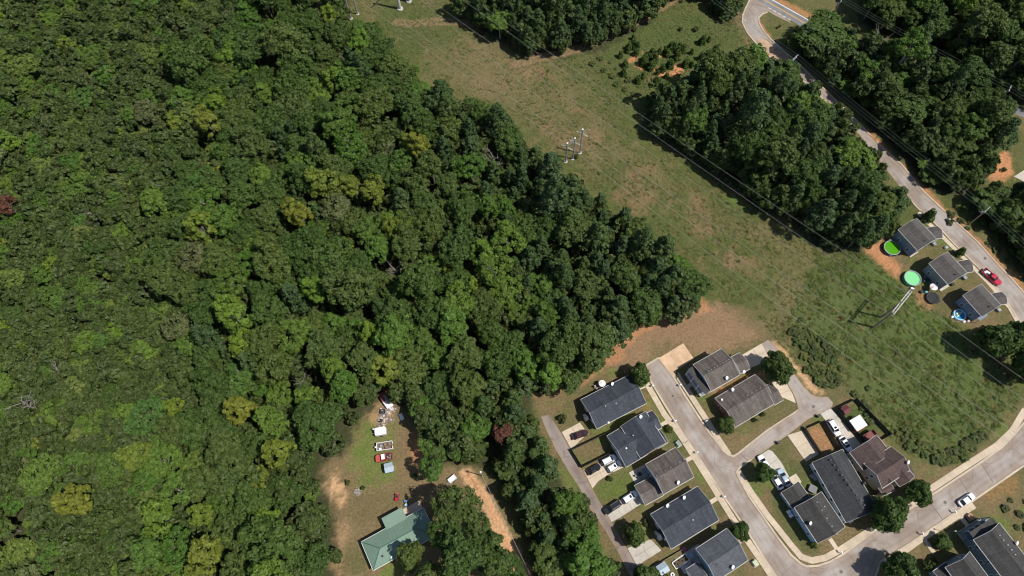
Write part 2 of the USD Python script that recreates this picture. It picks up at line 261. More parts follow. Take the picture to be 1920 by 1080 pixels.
lay(mask(poly([(730, 15), (850, 20), (870, 70), (820, 100), (740, 100)]), 4), 'green', .7)
lay(mask(poly([(780, 110), (900, 80), (990, 110), (1060, 200), (1130, 290), (1060, 300), (960, 215), (880, 185), (800, 150)]), 6), 'tan', .55)
lay(mask(poly([(1010, 110), (1240, 20), (1400, 30), (1420, 90), (1330, 120), (1200, 160), (1230, 230), (1100, 160)]), 5), 'green', .6)
lay(mask(poly([(1480, 590), (1560, 440), (1700, 530), (1800, 600), (1910, 720), (1880, 810), (1780, 870), (1700, 850), (1590, 740)]), 6), C['green'] * 1.15, .75)
lay(mask(poly([(1560, 460), (1620, 470), (1700, 540), (1760, 580), (1740, 600), (1650, 540), (1580, 490)]), 4), C['lush'] * .75, .5)
lay(mask(poly([(1650, 540), (1720, 545), (1860, 690), (1840, 760), (1700, 640)]), 5), C['lush'] * .8, .35)
lay(mask(poly([(1360, 340), (1390, 330), (1395, 400), (1370, 430)]), 3), 'lush', .6)
lay(mask(poly([(1800, 585), (1920, 690), (1905, 735), (1840, 690)]), 3), 'tan', .5)
cz = mask(poly([(900, 120), (1000, 110), (1120, 220), (1260, 330), (1420, 470), (1480, 560), (1400, 570), (1300, 480), (1150, 370), (1060, 290)]), 6)
lay(cz * sstep(fbm(X, Y, 11, 4, 61), .5, .62), C['brown'] * .8 + C['rust'] * .2, .5)
lay(cz * sstep(fbm(X, Y, 3.5, 3, 62), .58, .68), C['tan'], .6)
lay(sstep(fbm(X, Y, 1.8, 3, 63), .66, .74), C['rust'] * .6 + C['olive'] * .4, .45)
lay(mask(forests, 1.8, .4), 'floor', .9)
# lots: mown, partly dried out
lw = mask(lots, 1.2, .25)
lay(lw, C['lawn'] * .6 + C['dry'] * .4, 1.0)
lay(lw * sstep(n4 * .6 + n3 * .4, .46, .6), 'dry', .8)
lay(lw * sstep(fbm(X, Y, 6, 4, 33), .54, .64), 'lush', .5)
lay(mask(poly([(1175, 620), (1212, 600), (1285, 583), (1335, 565), (1360, 570), (1405, 597), (1440, 625), (1420, 640), (1380, 650), (1345, 655), (1300, 672), (1281, 643), (1212, 683), (1180, 690), (1115, 693), (1160, 652)]), 2), 'brown', .9)
lay(mask(poly([(1345, 572), (1400, 580), (1450, 620), (1440, 635), (1385, 600)]), 2), C['dry'] * .8 + C['lawn'] * .2, .9)
lay(mask(line([(1000, 730), (1085, 706), (1152, 665), (1177, 620), (1247, 592), (1320, 570)]).buffer(1.8), 1.4, .8), C['clay'] * .65 + C['tan'] * .35, .8)
lay(mask(poly([(1225, 640), (1250, 635), (1280, 640), (1215, 678)]), 2), 'lawn', .5)
for pts, c in [([(1453, 645), (1485, 680), (1515, 718), (1530, 735), (1545, 738)], 'pale')]: lay(mask(line(pts).buffer(0.8), .8, .6), c, .9)
for p, c, a in [([(1124, 905), (1170, 890), (1200, 880), (1215, 900), (1185, 918), (1130, 948), (1113, 920)], C['lush'] * .85, .6), ([(1165, 978), (1205, 952), (1210, 962), (1175, 985)], 'lush', .6), ([(1293, 862), (1310, 858), (1340, 905), (1322, 915)], 'lush', .6),
                ([(1240, 800), (1262, 795), (1290, 840), (1275, 850)], 'green', .8), ([(1210, 735), (1240, 790), (1222, 795), (1205, 755)], C['clay'] * .5 + C['lawn'] * .5, .6), ([(1315, 905), (1345, 925), (1370, 960), (1350, 975), (1310, 915)], 'lawn', .6),
                ([(1450, 830), (1500, 870), (1520, 910), (1490, 920), (1465, 870)], 'lawn', .7), ([(1440, 935), (1462, 925), (1540, 1025), (1560, 1045), (1515, 1045), (1480, 1005)], 'lawn', .85), ([(1355, 830), (1440, 790), (1492, 760), (1495, 775), (1440, 808), (1375, 850)], 'dry', .9),
                ([(1330, 730), (1440, 690), (1445, 700), (1335, 745)], C['clay'] * .5 + C['dry'] * .5, .7), ([(1510, 800), (1542, 792), (1567, 840), (1540, 850)], C['dry'] * .6 + C['clay'] * .4, .9), ([(1570, 770), (1602, 755), (1660, 812), (1620, 822)], 'green', .9),
                ([(1075, 848), (1138, 822), (1150, 842), (1093, 872)], C['dry'] * .7 + C['lawn'] * .3, .9), ([(1610, 460), (1650, 440), (1668, 480), (1700, 520), (1685, 525), (1640, 490)], C['clay'] * .75 + C['tan'] * .25, .95), ([(1700, 545), (1740, 550), (1760, 575), (1730, 580)], C['clay'] * .5 + C['dry'] * .5, .7),
                ([(1860, 300), (1895, 275), (1900, 310), (1902, 330), (1870, 345), (1850, 335)], C['clay'] * .8 + C['tan'] * .2, .95), ([(1892, 270), (1960, 260), (1960, 310), (1902, 325)], C['lawn'] * .8 + C['dry'] * .2, .95),
                ([(1350, 0), (1390, 20), (1395, 60), (1430, 110), (1400, 90), (1375, 40)], C['brown'] * .6 + C['olive'] * .4, .8), ([(1300, 0), (1355, 0), (1400, 30), (1370, 35)], 'brown', .6), ([(1780, 470), (1770, 455), (1860, 530), (1920, 600), (1915, 605)], 'dry', .3),
                ([(1850, 490), (1900, 520), (1960, 580), (1960, 560), (1880, 490)], C['clay'] * .4 + C['lawn'] * .6, .8), ([(1820, 900), (1870, 870), (1915, 900), (1900, 930), (1845, 935)], C['clay'] * .35 + C['lawn'] * .65, .8), ([(960, 65), (1000, 95), (1060, 95), (1000, 110), (950, 75)], C['clay'] * .5 + C['tan'] * .5, .6),
                ([(1110, -5), (1130, -5), (1125, 12), (1105, 10)], 'brown', .9)]:
    lay(mask(poly(p), 1.3, .5), c, a)
# kerbside verge strips in clay, ruts of the field track
lay(mask(line([(1440, -6), (1505, 24), (1560, 58)]).buffer(1.6), .9, .6), C['clay'] * .7 + C['lawn'] * .3, .8)
lay(mask(line([(1421, 40), (1445, 80), (1490, 120), (1650, 270), (1763, 386), (1832, 450), (1920, 545)]).buffer(0.9), .7, .5), C['clay'] * .8 + C['tan'] * .2, .75)
trk = line([(960, 122), (1020, 107), (1067, 97), (1102, 85), (1135, 70), (1172, 50), (1210, 32), (1242, 12), (1275, -8)])
trk2 = line([(740, 40), (775, 45), (800, 40), (870, 42), (900, 42)])
trk3 = line([(1382, 470), (1380, 430), (1400, 490), (1375, 500), (1350, 510)])
for t in (trk, trk2):
    for o in (-.9, .9): lay(mask(t.offset_curve(o).buffer(.75), .5, .4), C['tan'] * .6 + C['brown'] * .4, .95)
lay(mask(line([(1386, 420), (1381, 452), (1372, 480), (1360, 505)]).buffer(.7), .8, .6), C['brown'], .6)
# bare clay scars by the saplings
rng = np.random.default_rng(5)
for (a, b, w) in [((1180, 114), (1191, 108), .8), ((1195, 122), (1207, 128), 1.0), ((1228, 130), (1236, 122), .8), ((1218, 150), (1246, 136), .9), ((1256, 128), (1278, 124), .9), ((1258, 138), (1276, 130), 1.3), ((1238, 106), (1244, 104), .6), ((1290, 103), (1297, 100), .7), ((1198, 96), (1203, 98), .6), ((1318, 110), (1324, 106), .6), ((1310, 125), (1320, 122), .6)]:
    lay(mask(line([a, b]).buffer(w), .7, .7), 'clay', .95)
# rust coloured weeds scattered over the mown corridor
shapely.prepare(lots)
for _ in range(190):
    px, py = rng.uniform(880, 1560), rng.uniform(110, 560)
    p = G(px, py)
    k = np.exp(-(((X - p[0]) ** 2 + (Y - p[1]) ** 2) / (2 * rng.uniform(.3, 1.0) ** 2))) if False else None
# rural clearing
cw = mask(clearing, 2, .4)
lay(cw, C['tan'] * .5 + C['brown'] * .3 + C['lawn'] * .2, 1.0)
lay(mask(poly([(672, 815), (700, 785), (735, 775), (748, 800), (742, 870), (728, 905), (690, 915), (655, 895), (645, 862)]), 3), 'lush', .95)
lay(cw * sstep(n4, .5, .62), 'dry', .5)
for p, c, a in [([(770, 800), (795, 815), (798, 850), (785, 875), (762, 872), (764, 825)], 'clay', .95), ([(742, 800), (770, 790), (785, 860), (770, 900), (745, 890)], C['dry'], .7), ([(612, 890), (625, 880), (640, 905), (655, 940), (640, 965), (622, 940)], 'pale', .9), ([(635, 980), (655, 970), (650, 1040), (632, 1080), (622, 1080)], C['pale'] * .5 + C['dry'] * .5, .7), ([(695, 770), (735, 750), (745, 770), (735, 790), (700, 800)], C['pale'] * .5 + C['dry'] * .5, .8),
                ([(700, 825), (712, 826), (708, 838)], 'dry', .7), ([(648, 930), (745, 915), (785, 925), (760, 950), (680, 985), (650, 970)], C['dry'] * .65 + C['lawn'] * .35, .9), ([(640, 1010), (680, 1030), (700, 1075), (650, 1080)], C['lawn'], .6), ([(715, 1062), (750, 1045), (770, 1075), (740, 1090), (700, 1090)], 'lush', .7)]:
    lay(mask(poly(p), 1.5, .6), c, a)
lay(mask(poly([(858, 880), (887, 882), (912, 925), (936, 962), (964, 1017), (1000, 1080), (1010, 1110), (985, 1110), (975, 1070), (935, 1022), (910, 990), (916, 955), (897, 925)]), 1.0, .5), C['clay'] * .8 + C['pale'] * .2, .95)
for o in (-1.0, 1.0): lay(mask(line([(872, 880), (902, 925), (922, 960), (950, 1017), (985, 1080)]).offset_curve(o).buffer(.7), .5, .4), C['pale'], .9)
col *= (0.84 + 0.32 * fbm(X, Y, 1.6, 3, 21))[..., None]
bw = 1 - np.clip(mask(lots.buffer(1), 1.5, .1) + mask(paved.buffer(1.5), 1.2, 0) + mask(clearing, 1.5, .1), 0, 1)
Z = (fbm(X, Y, 1.5, 3, 41) - .5) * .55 * bw - 0.0
def stretch(a):
    far = np.array([25, 80, 250, 900, 3000, 9000.0]); return np.concatenate([a[0] - far[::-1], a, a[-1] + far])
ex, ey = stretch(gx), stretch(gy)
EX, EY = np.meshgrid(ex, ey, indexing='ij'); EZ = np.pad(Z, 6, mode='constant'); EC = np.pad(col, ((6, 6), (6, 6), (0, 0)), mode='edge')
outside = np.ones(EX.shape, bool); outside[6:-6, 6:-6] = False
EC[outside] = np.array([.055, .062, .024])
nx_, ny_ = EX.shape; idx = np.arange(nx_ * ny_).reshape(nx_, ny_)
q = np.stack([idx[:-1, :-1], idx[1:, :-1], idx[1:, 1:], idx[:-1, 1:]], -1).reshape(-1, 4)
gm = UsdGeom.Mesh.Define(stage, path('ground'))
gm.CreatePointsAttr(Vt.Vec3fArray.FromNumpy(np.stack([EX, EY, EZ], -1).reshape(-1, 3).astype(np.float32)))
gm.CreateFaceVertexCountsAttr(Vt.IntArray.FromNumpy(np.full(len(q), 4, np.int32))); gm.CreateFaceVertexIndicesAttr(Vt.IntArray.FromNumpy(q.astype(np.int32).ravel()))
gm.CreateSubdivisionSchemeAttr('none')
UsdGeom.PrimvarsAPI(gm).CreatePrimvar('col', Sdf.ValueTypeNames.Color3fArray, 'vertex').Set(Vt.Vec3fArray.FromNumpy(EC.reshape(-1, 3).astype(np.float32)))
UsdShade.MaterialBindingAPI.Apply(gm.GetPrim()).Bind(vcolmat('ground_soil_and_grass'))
tag(gm.GetPrim(), 'grass, leaf litter and red clay ground under everything', 'ground', kind='structure')
tag(dome.GetPrim(), 'clear daylight sky', 'sky', kind='structure')

# ------------------------------------------------------------------ roads, kerbs, pavements
def struct(name, m, ma, label, cat): return tag(obj(name, m, ma), label, cat, kind='structure')
def roadmat(name):
    nodes = {'a': ('attribute', {'attribute': 'col'}), 'g': ('geometry', {}), 'n': ('noise_texture', {'scale': 3.0, 'detail': 8.0, 'roughness': 0.8}), 'r': ('rgb_ramp', {'ramp': [(0.3, (.8,) * 3), (0.7, (1.2,) * 3)]}),
             'v': ('voronoi_texture', {'scale': 0.16, 'feature': 'distance_to_edge'}), 'w': ('noise_texture', {'scale': .5, 'detail': 3.0}), 'vm': ('mix_vector', {'fac': .35}), 'rv': ('rgb_ramp', {'ramp': [(0.0, (0.5,) * 3), (0.014, (1,) * 3)]}),
             'm': ('mix_color', {'blend_type': 'multiply', 'fac': 1.0, 'use_clamp': False}), 'm2': ('mix_color', {'blend_type': 'multiply', 'fac': 0.5, 'use_clamp': False}), 'p': ('principled_bsdf', {'roughness': 0.85, 'specular_ior_level': 0.3})}
    links = [('g.position', 'n.vector'), ('g.position', 'w.vector'), ('g.position', 'v.vector'), ('n.fac', 'r.fac'), ('v.distance', 'rv.fac'), ('a.color', 'm.a'), ('r.color', 'm.b'), ('m.result', 'm2.a'), ('rv.color', 'm2.b'), ('m2.result', 'p.base_color')]
    MATS[name] = usdkit.material(stage, '/World/Looks/' + name, nodes, links, surface='p.BSDF'); return MATS[name]
rm_ = roadmat('worn_asphalt')
def road(name, pl, z, base, pale, label, edge=.55, track=.12):
    if pl.geom_type != 'Polygon': pl = max(pl.geoms, key=lambda g: g.area)
    v2, f2 = trimesh.creation.triangulate_polygon(pl.simplify(.05), engine='earcut'); m = trimesh.Trimesh(np.column_stack([v2, np.full(len(v2), z)]), f2, process=False)
    if m.face_normals[:, 2].mean() < 0: m.invert()
    v, f = trimesh.remesh.subdivide_to_size(m.vertices, m.faces, .8, max_iter=14); mm = trimesh.Trimesh(v, f, process=True); v, f = np.array(mm.vertices), np.array(mm.faces)
    d = shapely.distance(shapely.points(v[:, 0], v[:, 1]), pl.exterior); x, y = v[:, 0], v[:, 1]; base, pale = np.array(base), np.array(pale)
    k = sstep(fbm(x, y, 9, 4, 71) * .6 + fbm(x, y, 2.6, 3, 72) * .4, .4, .62)[:, None]; c = base * (1 - k) + pale * k
    tr = np.exp(-((d - 1.35) / .34) ** 2) + np.exp(-((d - 2.75) / .3) ** 2) * .8; c = c * (1 - track * tr * (.5 + fbm(x, y, 5, 3, 73)))[:, None]
    e = np.clip(np.exp(-d / .75) * edge * (.4 + 1.3 * fbm(x, y, 4, 3, 74)), 0, 1)[:, None]; c = c * (1 - e) + np.array([.30, .205, .14]) * e
    oil = sstep(fbm(x, y, 3.2, 3, 75), .66, .76)[:, None]; c = c * (1 - .28 * oil)
    pr = struct(name, mm, rm_, label, 'road'); UsdGeom.PrimvarsAPI(UsdGeom.Mesh(pr)).CreatePrimvar('col', Sdf.ValueTypeNames.Color3fArray, 'vertex').Set(Vt.Vec3fArray.FromNumpy(c.astype(np.float32)))
road('street', street_A.difference(pad), .03, (.255, .205, .168), (.375, .336, .302), 'pale grey asphalt streets of the subdivision joining at a corner')
road('alley', alley, .026, (.19, .152, .13), (.27, .236, .215), 'narrow worn asphalt alley between the woods and the back driveways')
road('side_road', road_E.difference(highway), .03, (.255, .208, .17), (.36, .325, .295), 'curving asphalt road past the three small houses at the right')
struct('highway', prism(highway, .05, -.018), asphalt3, 'two lane highway with yellow centre line at the top edge', 'road')
struct('turnaround_pad', prism(pad, .06, -.02), concrete_o, 'clay stained concrete pad at the dead end of the street', 'pavement')
stain = mat('clay_washed_asphalt', (.40, .27, .175), .9, .25, .6, var2=.2)
struct('clay_wash', prism(poly([(1428, 86), (1440, 84), (1463, 96), (1482, 110), (1478, 122), (1462, 118), (1440, 100)]).buffer(.6).intersection(road_E).union(poly([(1420, 74), (1430, 72), (1444, 80), (1446, 92), (1432, 88)]).intersection(road_E)), .006, .0305), stain, 'red clay washed over the road bend', 'dirt')
def marks(name, pts, w, mt, label, dash=None, off=0):
    l = line(pts)
    if off: l = l.offset_curve(off)
    if dash:
        ps = []; s = 0
        while s < l.length: ps.append(shapely.ops.substring(l, s, min(l.length, s + dash[0])).buffer(w / 2, cap_style=2)); s += dash[0] + dash[1]
        p = unary_union(ps)
    else: p = l.buffer(w / 2, cap_style=2)
    struct(name, prism(p, .012, .036), mt, label, 'road marking')
yel = mat('yellow_paint', (.62, .36, .06), .6, .15, 3); wh = mat('road_white_paint', (.7, .69, .66), .6, .1, 3)
for o in (-.16, .16): marks('centre_line', [(1400, -19.5), (1454, 12), (1498, 37), (1535, 61)], .16, yel, 'yellow centre line on the highway, ' + ('upper' if o > 0 else 'lower') + ' stripe of the pair', off=o)
marks('edge_line', [(1400, -26), (1450, 1), (1504, 31), (1540, 52)], .3, wh, 'white edge line on the far side of the highway')
marks('dashed_line', [(1441, 14.5), (1486, 40)], .25, wh, 'white dashed line across the mouth of the side road', dash=(1.1, .9))
seams = struct('crack_seal', prism(unary_union([line([(1441, 55), (1452, 94), (1478, 118), (1512, 135)]).buffer(.06), line([(1452, 94), (1461, 92)]).buffer(.06)]).intersection(road_E), .01, .034), darkm, 'dark sealed crack down the clay stained road bend', 'road marking')
seams2 = struct('road_joint', prism(unary_union([line([(1385, 848), (1407, 868)]).buffer(.05), line([(1738, 935), (1768, 975)]).buffer(.06), line([(1840, 869), (1862, 905)]).buffer(.05), line([(1798, 896), (1822, 934)]).buffer(.05)]), .01, .034), darkm, 'dark transverse joints across the subdivision streets', 'road marking')
drive_u = unary_union([poly(p).buffer(.35) for _, p, _ in DRIVES])
def kerb(name, base, clip, label, w=.42):
    k = base.buffer(w, join_style=1).difference(base.buffer(.01)).difference(drive_u).difference(roads.buffer(.005)).intersection(poly(clip))
    struct(name, prism(k, .16, -.02), kerbm, label, 'kerb')
kerb('kerb', street_A, [(1180, 660), (1240, 660), (1380, 850), (1400, 830), (1500, 765), (1500, 790), (1400, 870), (1460, 970), (1520, 1045), (1700, 930), (1990, 700), (1990, 900), (1600, 1160), (1440, 1160)], 'pale concrete kerb along the subdivision streets', .5)
kerb('kerb', road_E, [(1380, -20), (1450, -20), (1435, 40), (1560, 160), (1780, 370), (1990, 590), (1990, 680), (1900, 620), (1740, 430), (1640, 260), (1480, 150), (1380, 80)], 'clay stained kerb along the curving side road', .45)
srng = np.random.default_rng(8)
slabm = [mat('slab_%s' % n, c, .85, .1, 1.5, var2=.1) for n, c in (('sand', (.50, .405, .295)), ('buff', (.48, .388, .282)), ('pale', (.52, .42, .305)))]
kid = 0
NAMES = {'left': 'sidewalk along the left side of the straight street', 'right': 'sidewalk in front of the porch house on the right of the straight street', 'corner': 'sidewalk curving round the corner lot', 'beyond tree': 'sidewalk along the far side of the cross street', 'lower': 'sidewalk above the lower right houses', 'three houses': 'narrow sidewalk before the three small houses'}
tree_gap = None
for key, pts, w in SIDEWALKS:
    l = line(pts); n = int(l.length / 1.5)
    t = thing('sidewalk', 'sandy concrete ' + NAMES[key], 'sidewalk', kind='structure')
    for i in range(n):
        a, b = l.length * i / n + .014, l.length * (i + 1) / n - .014
        s = shapely.ops.substring(l, a, b).buffer(w / 2, cap_style=2, join_style=2).difference(roads.buffer(.5))
        if s.area < .3: continue
        obj('slab', prism(s, .13 + srng.uniform(0, .012), -.03), slabm[srng.integers(3)], t)
for label, pts, ma in DRIVES:
    p = poly(pts).difference(roads); c = np.array(p.centroid.coords[0])
    mr = p.minimum_rotated_rectangle; e = np.array(mr.exterior.coords); e1 = e[1] - e[0]; ang = math.degrees(math.atan2(e1[1], e1[0]))
    pr = affinity.rotate(p, -ang, origin=tuple(c)); x0, y0, x1, y1 = pr.bounds
    t = thing('driveway', 'concrete ' + label, 'driveway', kind='structure')
    nx, ny = max(1, round((x1 - x0) / 3.3)), max(1, round((y1 - y0) / 3.3))
    for i in range(nx):
        for j in range(ny):
            cell = sbox(x0 + (x1 - x0) * i / nx + .03, y0 + (y1 - y0) * j / ny + .03, x0 + (x1 - x0) * (i + 1) / nx - .03, y0 + (y1 - y0) * (j + 1) / ny - .03)
            s = pr.intersection(cell)
            if s.area < .4: continue
            obj('slab', prism(affinity.rotate(s, ang, origin=tuple(c)), .1 + srng.uniform(0, .01), -.03), ma, t)
WL = ['first navy house door', 'complex navy roofed house door', 'taupe two storey house door', 'long navy gabled house door', 'double porch house door', 'corner house door', 'lower right house front', 'lower right bushes', 'blue sided house door']
for i, pts in enumerate(WALKS):
    struct('front_walk', prism(ribbon(pts, 1.05).difference(unary_union(pave_polys[:6])), .1, -.03), concrete, 'short concrete walk leading to the ' + WL[i], 'path')

# ------------------------------------------------------------------ trees
def unit(v): return v / (np.linalg.norm(v, axis=-1, keepdims=True) + 1e-9)
def leaves(centers, radii, dirs, per, leaf, rng, up=.45, out=.8):
    """leaf clumps: small folded lozenges on the outer faces of every lobe"""
    k = len(centers); n = k * per
    c, r, d = np.repeat(centers, per, 0), np.repeat(radii, per), np.repeat(dirs, per, 0)
    dv = unit(rng.normal(size=(n, 3)) + out * d + [0, 0, up]); p = c + dv * (r * rng.uniform(.68, 1.08, n))[:, None]
    nr = unit(dv + rng.normal(size=(n, 3)) * .5); a = unit(np.cross(nr, rng.normal(size=(n, 3)))); b = np.cross(nr, a)
    s = (leaf * rng.uniform(.6, 1.35, n))[:, None]
    v = np.stack([p - a * s * .6, p + b * s * .42 + nr * s * .12, p + a * s * .6, p - b * s * .42 + nr * s * .12], 1).reshape(-1, 3)
    i = np.arange(n)[:, None] * 4
    f = np.concatenate([i + [0, 1, 2], i + [0, 2, 3]], 0)
    return trimesh.Trimesh(v, f, process=False)
def broadleaf(seed, R=4.2, h=16, hc=9, nl=46, per=64, leaf=.52, lobe=(.2, .33), low=-.25):
    rng = np.random.default_rng(seed)
    d = unit(rng.normal(size=(nl * 3, 3))); d = d[d[:, 2] > low][:nl]
    sh = 1 + .22 * np.sin(np.arctan2(d[:, 1], d[:, 0]) * rng.integers(2, 4) + rng.uniform(0, 6)) + rng.normal(size=len(d)) * .1
    c = d * np.array([R * .74, R * .74, hc * .42]) * (sh * rng.uniform(.72, 1.05, len(d)))[:, None]; c[:, 2] += h - hc * .5
    lr = R * rng.uniform(*lobe, len(d))
    top = h - hc * .5
    limbs = [tube([(0, 0, -.3), (rng.normal() * .1, rng.normal() * .1, h * .35), (rng.normal() * .25, rng.normal() * .25, top)], R * .075, R * .035, 6)]
    for j in rng.choice(len(d), min(9, len(d)), False):
        z0 = rng.uniform(.5, .9) * top; limbs.append(tube([(0, 0, z0), c[j] * [.5, .5, 0] + [0, 0, (z0 + c[j][2]) / 2 + .3], c[j] + d[j] * lr[j] * .5], R * .03, R * .008, 4))
    return leaves(c, lr, d, per, leaf, rng), trimesh.util.concatenate(limbs)
def pine(seed, R=3.0, h=18, hc=10, whorls=8, per=46, leaf=.42):
    rng = np.random.default_rng(seed); c, r, d = [], [], []
    for w in range(whorls):
        f = (w + .3) / whorls; z = h - hc * (1 - f) - .2; rad = R * (1 - f) ** .62 * rng.uniform(.8, 1.1)
        m = max(3, int(7.5 * (1 - f * .6))); a0 = rng.uniform(0, 6.3)
        for k in range(m):
            a = a0 + k * 6.283 / m + rng.normal() * .2; rr = rad * rng.uniform(.65, 1.1)
            c.append([math.cos(a) * rr * .72, math.sin(a) * rr * .72, z + rng.normal() * .25]); d.append(unit(np.array([math.cos(a), math.sin(a), .35]))); r.append(max(.5, R * .27 * rng.uniform(.8, 1.2) * (1 - f * .35)))
    c.append([0, 0, h - .5]); d.append([0, 0, 1]); r.append(R * .22)
    c, r, d = np.array(c), np.array(r), np.array(d)
    limbs = [tube([(0, 0, -.3), (0, 0, h * .5), (0, 0, h - .6)], .22, .05, 6)]
    for j in range(0, len(c), 5): limbs.append(tube([(0, 0, c[j][2] - .6), c[j]], .05, .02, 4))
    return leaves(c, r, d, per, leaf, rng, up=.35, out=.9), trimesh.util.concatenate(limbs)
def bare(seed, R=3.2, h=15):
    rng = np.random.default_rng(seed); top = np.array([rng.normal() * .4, rng.normal() * .4, h * .72]); out = [tube([(0, 0, -.3), (0, 0, h * .4), top], .26, .12, 6)]
    for i in range(13):
        a = rng.uniform(0, 6.3); z0 = rng.uniform(.45, .98) * h * .72; e = np.array([math.cos(a) * R * rng.uniform(.6, 1), math.sin(a) * R * rng.uniform(.6, 1), z0 + rng.uniform(1.5, 4)]); s = np.array([0, 0, z0]); mid = (s + e) / 2 + rng.normal(size=3) * .3
        out.append(tube([s, mid, e], .1, .04, 5))
        for k in range(4):
            e2 = mid + (e - mid) * rng.uniform(.1, 1) ; out.append(tube([e2, e2 + unit(e - s) * .9 + rng.normal(size=3) * .8], .045, .02, 4))
    return trimesh.util.concatenate(out)

LM = {'oak': leafmat('oak_leaves', [(0.053, 0.101, 0.020), (0.075, 0.128, 0.026), (0.061, 0.112, 0.026), (0.095, 0.136, 0.030), (0.077, 0.121, 0.031)]),
      'maple': leafmat('maple_leaves', [(0.070, 0.147, 0.022), (0.092, 0.174, 0.028), (0.081, 0.141, 0.025), (0.123, 0.200, 0.030), (0.073, 0.152, 0.034)]),
      'poplar': leafmat('poplar_leaves', [(.122, .205, .022), (.152, .216, .026), (.108, .198, .026), (.186, .205, .030), (.138, .190, .030)]),
      'pine': leafmat('pine_needles', [(.036, .074, .021), (.050, .090, .024), (.044, .082, .028), (.064, .106, .024), (.048, .088, .030)], .15),
      'soft': leafmat('young_leaves', [(.128, .208, .038), (.172, .232, .050), (.108, .180, .038), (.142, .215, .038), (.178, .220, .066)], .36),
      'sapling': leafmat('sapling_leaves', [(.060, .110, .024), (.075, .125, .028), (.085, .130, .032)]),
      'grey': leafmat('dusty_leaves', [(.110, .148, .048), (.135, .166, .060), (.112, .132, .052), (.122, .156, .054)]),
      'rust': leafmat('rust_leaves', [(.150, .068, .045), (.165, .072, .050)]),
      'street': leafmat('street_tree_leaves', [(.062, .112, .026), (.076, .126, .030), (.086, .130, .030)]),
      'shrub': leafmat('shrub_leaves', [(.062, .100, .024), (.090, .125, .028), (.075, .090, .032), (.110, .138, .030)]),
      'under': leafmat('undergrowth_leaves', [(.058, .090, .026), (.080, .115, .030), (.070, .098, .034)])}
CLS = {}
def proto(key, kind, crown, trunk, lm, tm=bark):
    p = f'/World/class_{key}'; pr = stage.CreateClassPrim(p); UsdGeom.Xform.Define(stage, p); pr = stage.GetPrimAtPath(p); pr.SetSpecifier(Sdf.SpecifierClass)
    if crown is not None: usdkit.mesh(stage, p + '/crown', crown, lm)
    if trunk is not None: usdkit.mesh(stage, p + '/trunk', trunk, tm)
    CLS.setdefault(kind, []).append(p)
for i, (R, h, hc) in enumerate([(4.6, 17, 9.5), (4.2, 18, 10), (5.0, 16, 9), (3.9, 17, 9)]): proto(f'oak_{"abcd"[i]}', 'oak', *broadleaf(100 + i, R, h, hc, 96, 46, .44, (.15, .24)), LM['oak'], barkg if i == 1 else bark)
for i, (R, h, hc) in enumerate([(4.2, 16, 9), (3.7, 17, 9.5), (4.5, 15, 8)]): proto(f'maple_{"abc"[i]}', 'maple', *broadleaf(200 + i, R, h, hc, 84, 46, .42, (.14, .23)), LM['maple'], barkg)
for i, (R, h, hc) in enumerate([(3.4, 18, 11), (3.8, 17, 10)]): proto(f'poplar_{"ab"[i]}', 'poplar', *broadleaf(300 + i, R, h, hc, 46, 60, .5, (.17, .27)), LM['poplar'], barkg)
for i, (R, h, hc) in enumerate([(3.1, 18, 10), (2.8, 17, 11), (3.4, 19, 10)]): proto(f'pine_{"abc"[i]}', 'pine', *pine(400 + i, R, h, hc), LM['pine'])
for i, (R, h, hc) in enumerate([(3.0, 11, 7), (2.6, 10, 6), (3.4, 12, 7)]): proto(f'young_{"abc"[i]}', 'soft', *broadleaf(500 + i, R, h, hc, 110, 40, .34, (.13, .22)), LM['soft'])
proto('dusty_a', 'grey', *broadleaf(600, 3.6, 14, 7, 44, 56, .42), LM['grey'], barkg)
proto('dusty_b', 'grey', *broadleaf(601, 3.2, 13, 7, 40, 50, .42), LM['grey'], barkg)
proto('bare_a', 'bare', None, bare(610), None, barkg); proto('bare_b', 'bare', None, bare(611, 2.8, 14), None, barkg)
proto('rust_a', 'rust', *broadleaf(620, 2.8, 13, 6, 40, 60, .42), LM['rust'])
for i in range(2): proto(f'street_{"ab"[i]}', 'street', *broadleaf(700 + i, 2.6, 6.4, 5.4, 150, 52, .32, (.19, .27), -.6), LM['street'])
for i in range(3): proto(f'shrub_{"abc"[i]}', 'shrub', *broadleaf(800 + i, 1.2, 2.2, 2.2, 26, 44, .26, (.22, .34), -.5), LM['shrub'])
proto('sapling_a', 'sapling', *pine(820, 1.3, 3.6, 3.2, 6, 34, .3), LM['sapling']); proto('sapling_b', 'sapling', *pine(821, 1.1, 3.0, 2.7, 5, 34, .3), LM['sapling'])

irng = np.random.default_rng(77)
TREES = Counter()
def inst(kind, name, x, y, s, label, cat='tree', group=None, z=0.0, sz=None, var=None):
    p = CLS[kind][irng.integers(len(CLS[kind])) if var is None else var]
    X_ = UsdGeom.Xform.Define(stage, path(name)); X_.AddTranslateOp().Set(Gf.Vec3d(float(x), float(y), float(z))); X_.AddRotateZOp().Set(float(irng.uniform(0, 360)))
    X_.AddScaleOp().Set(Gf.Vec3f(float(s), float(s), float(sz or s)))
    pr = X_.GetPrim(); pr.GetReferences().AddInternalReference(p); pr.SetInstanceable(True); TREES[name] += 1
    return tag(pr, label, cat, group)

def project(x, y, z):
    w = CM.T @ np.array([x, y, z - CAM_H]); return 960 + FPX * w[0] / w[2], 540 + FPX * w[1] / w[2]
taken = []
def special(kind, name, px, py, s, label, ztop=10.0, sz=None, cat='tree', group=None, var=None, reserve=3.5):
    x, y = G(px, py, ztop); taken.append((x, y, reserve)); return inst(kind, name, x, y, s, label, cat, group, sz=sz, var=var)
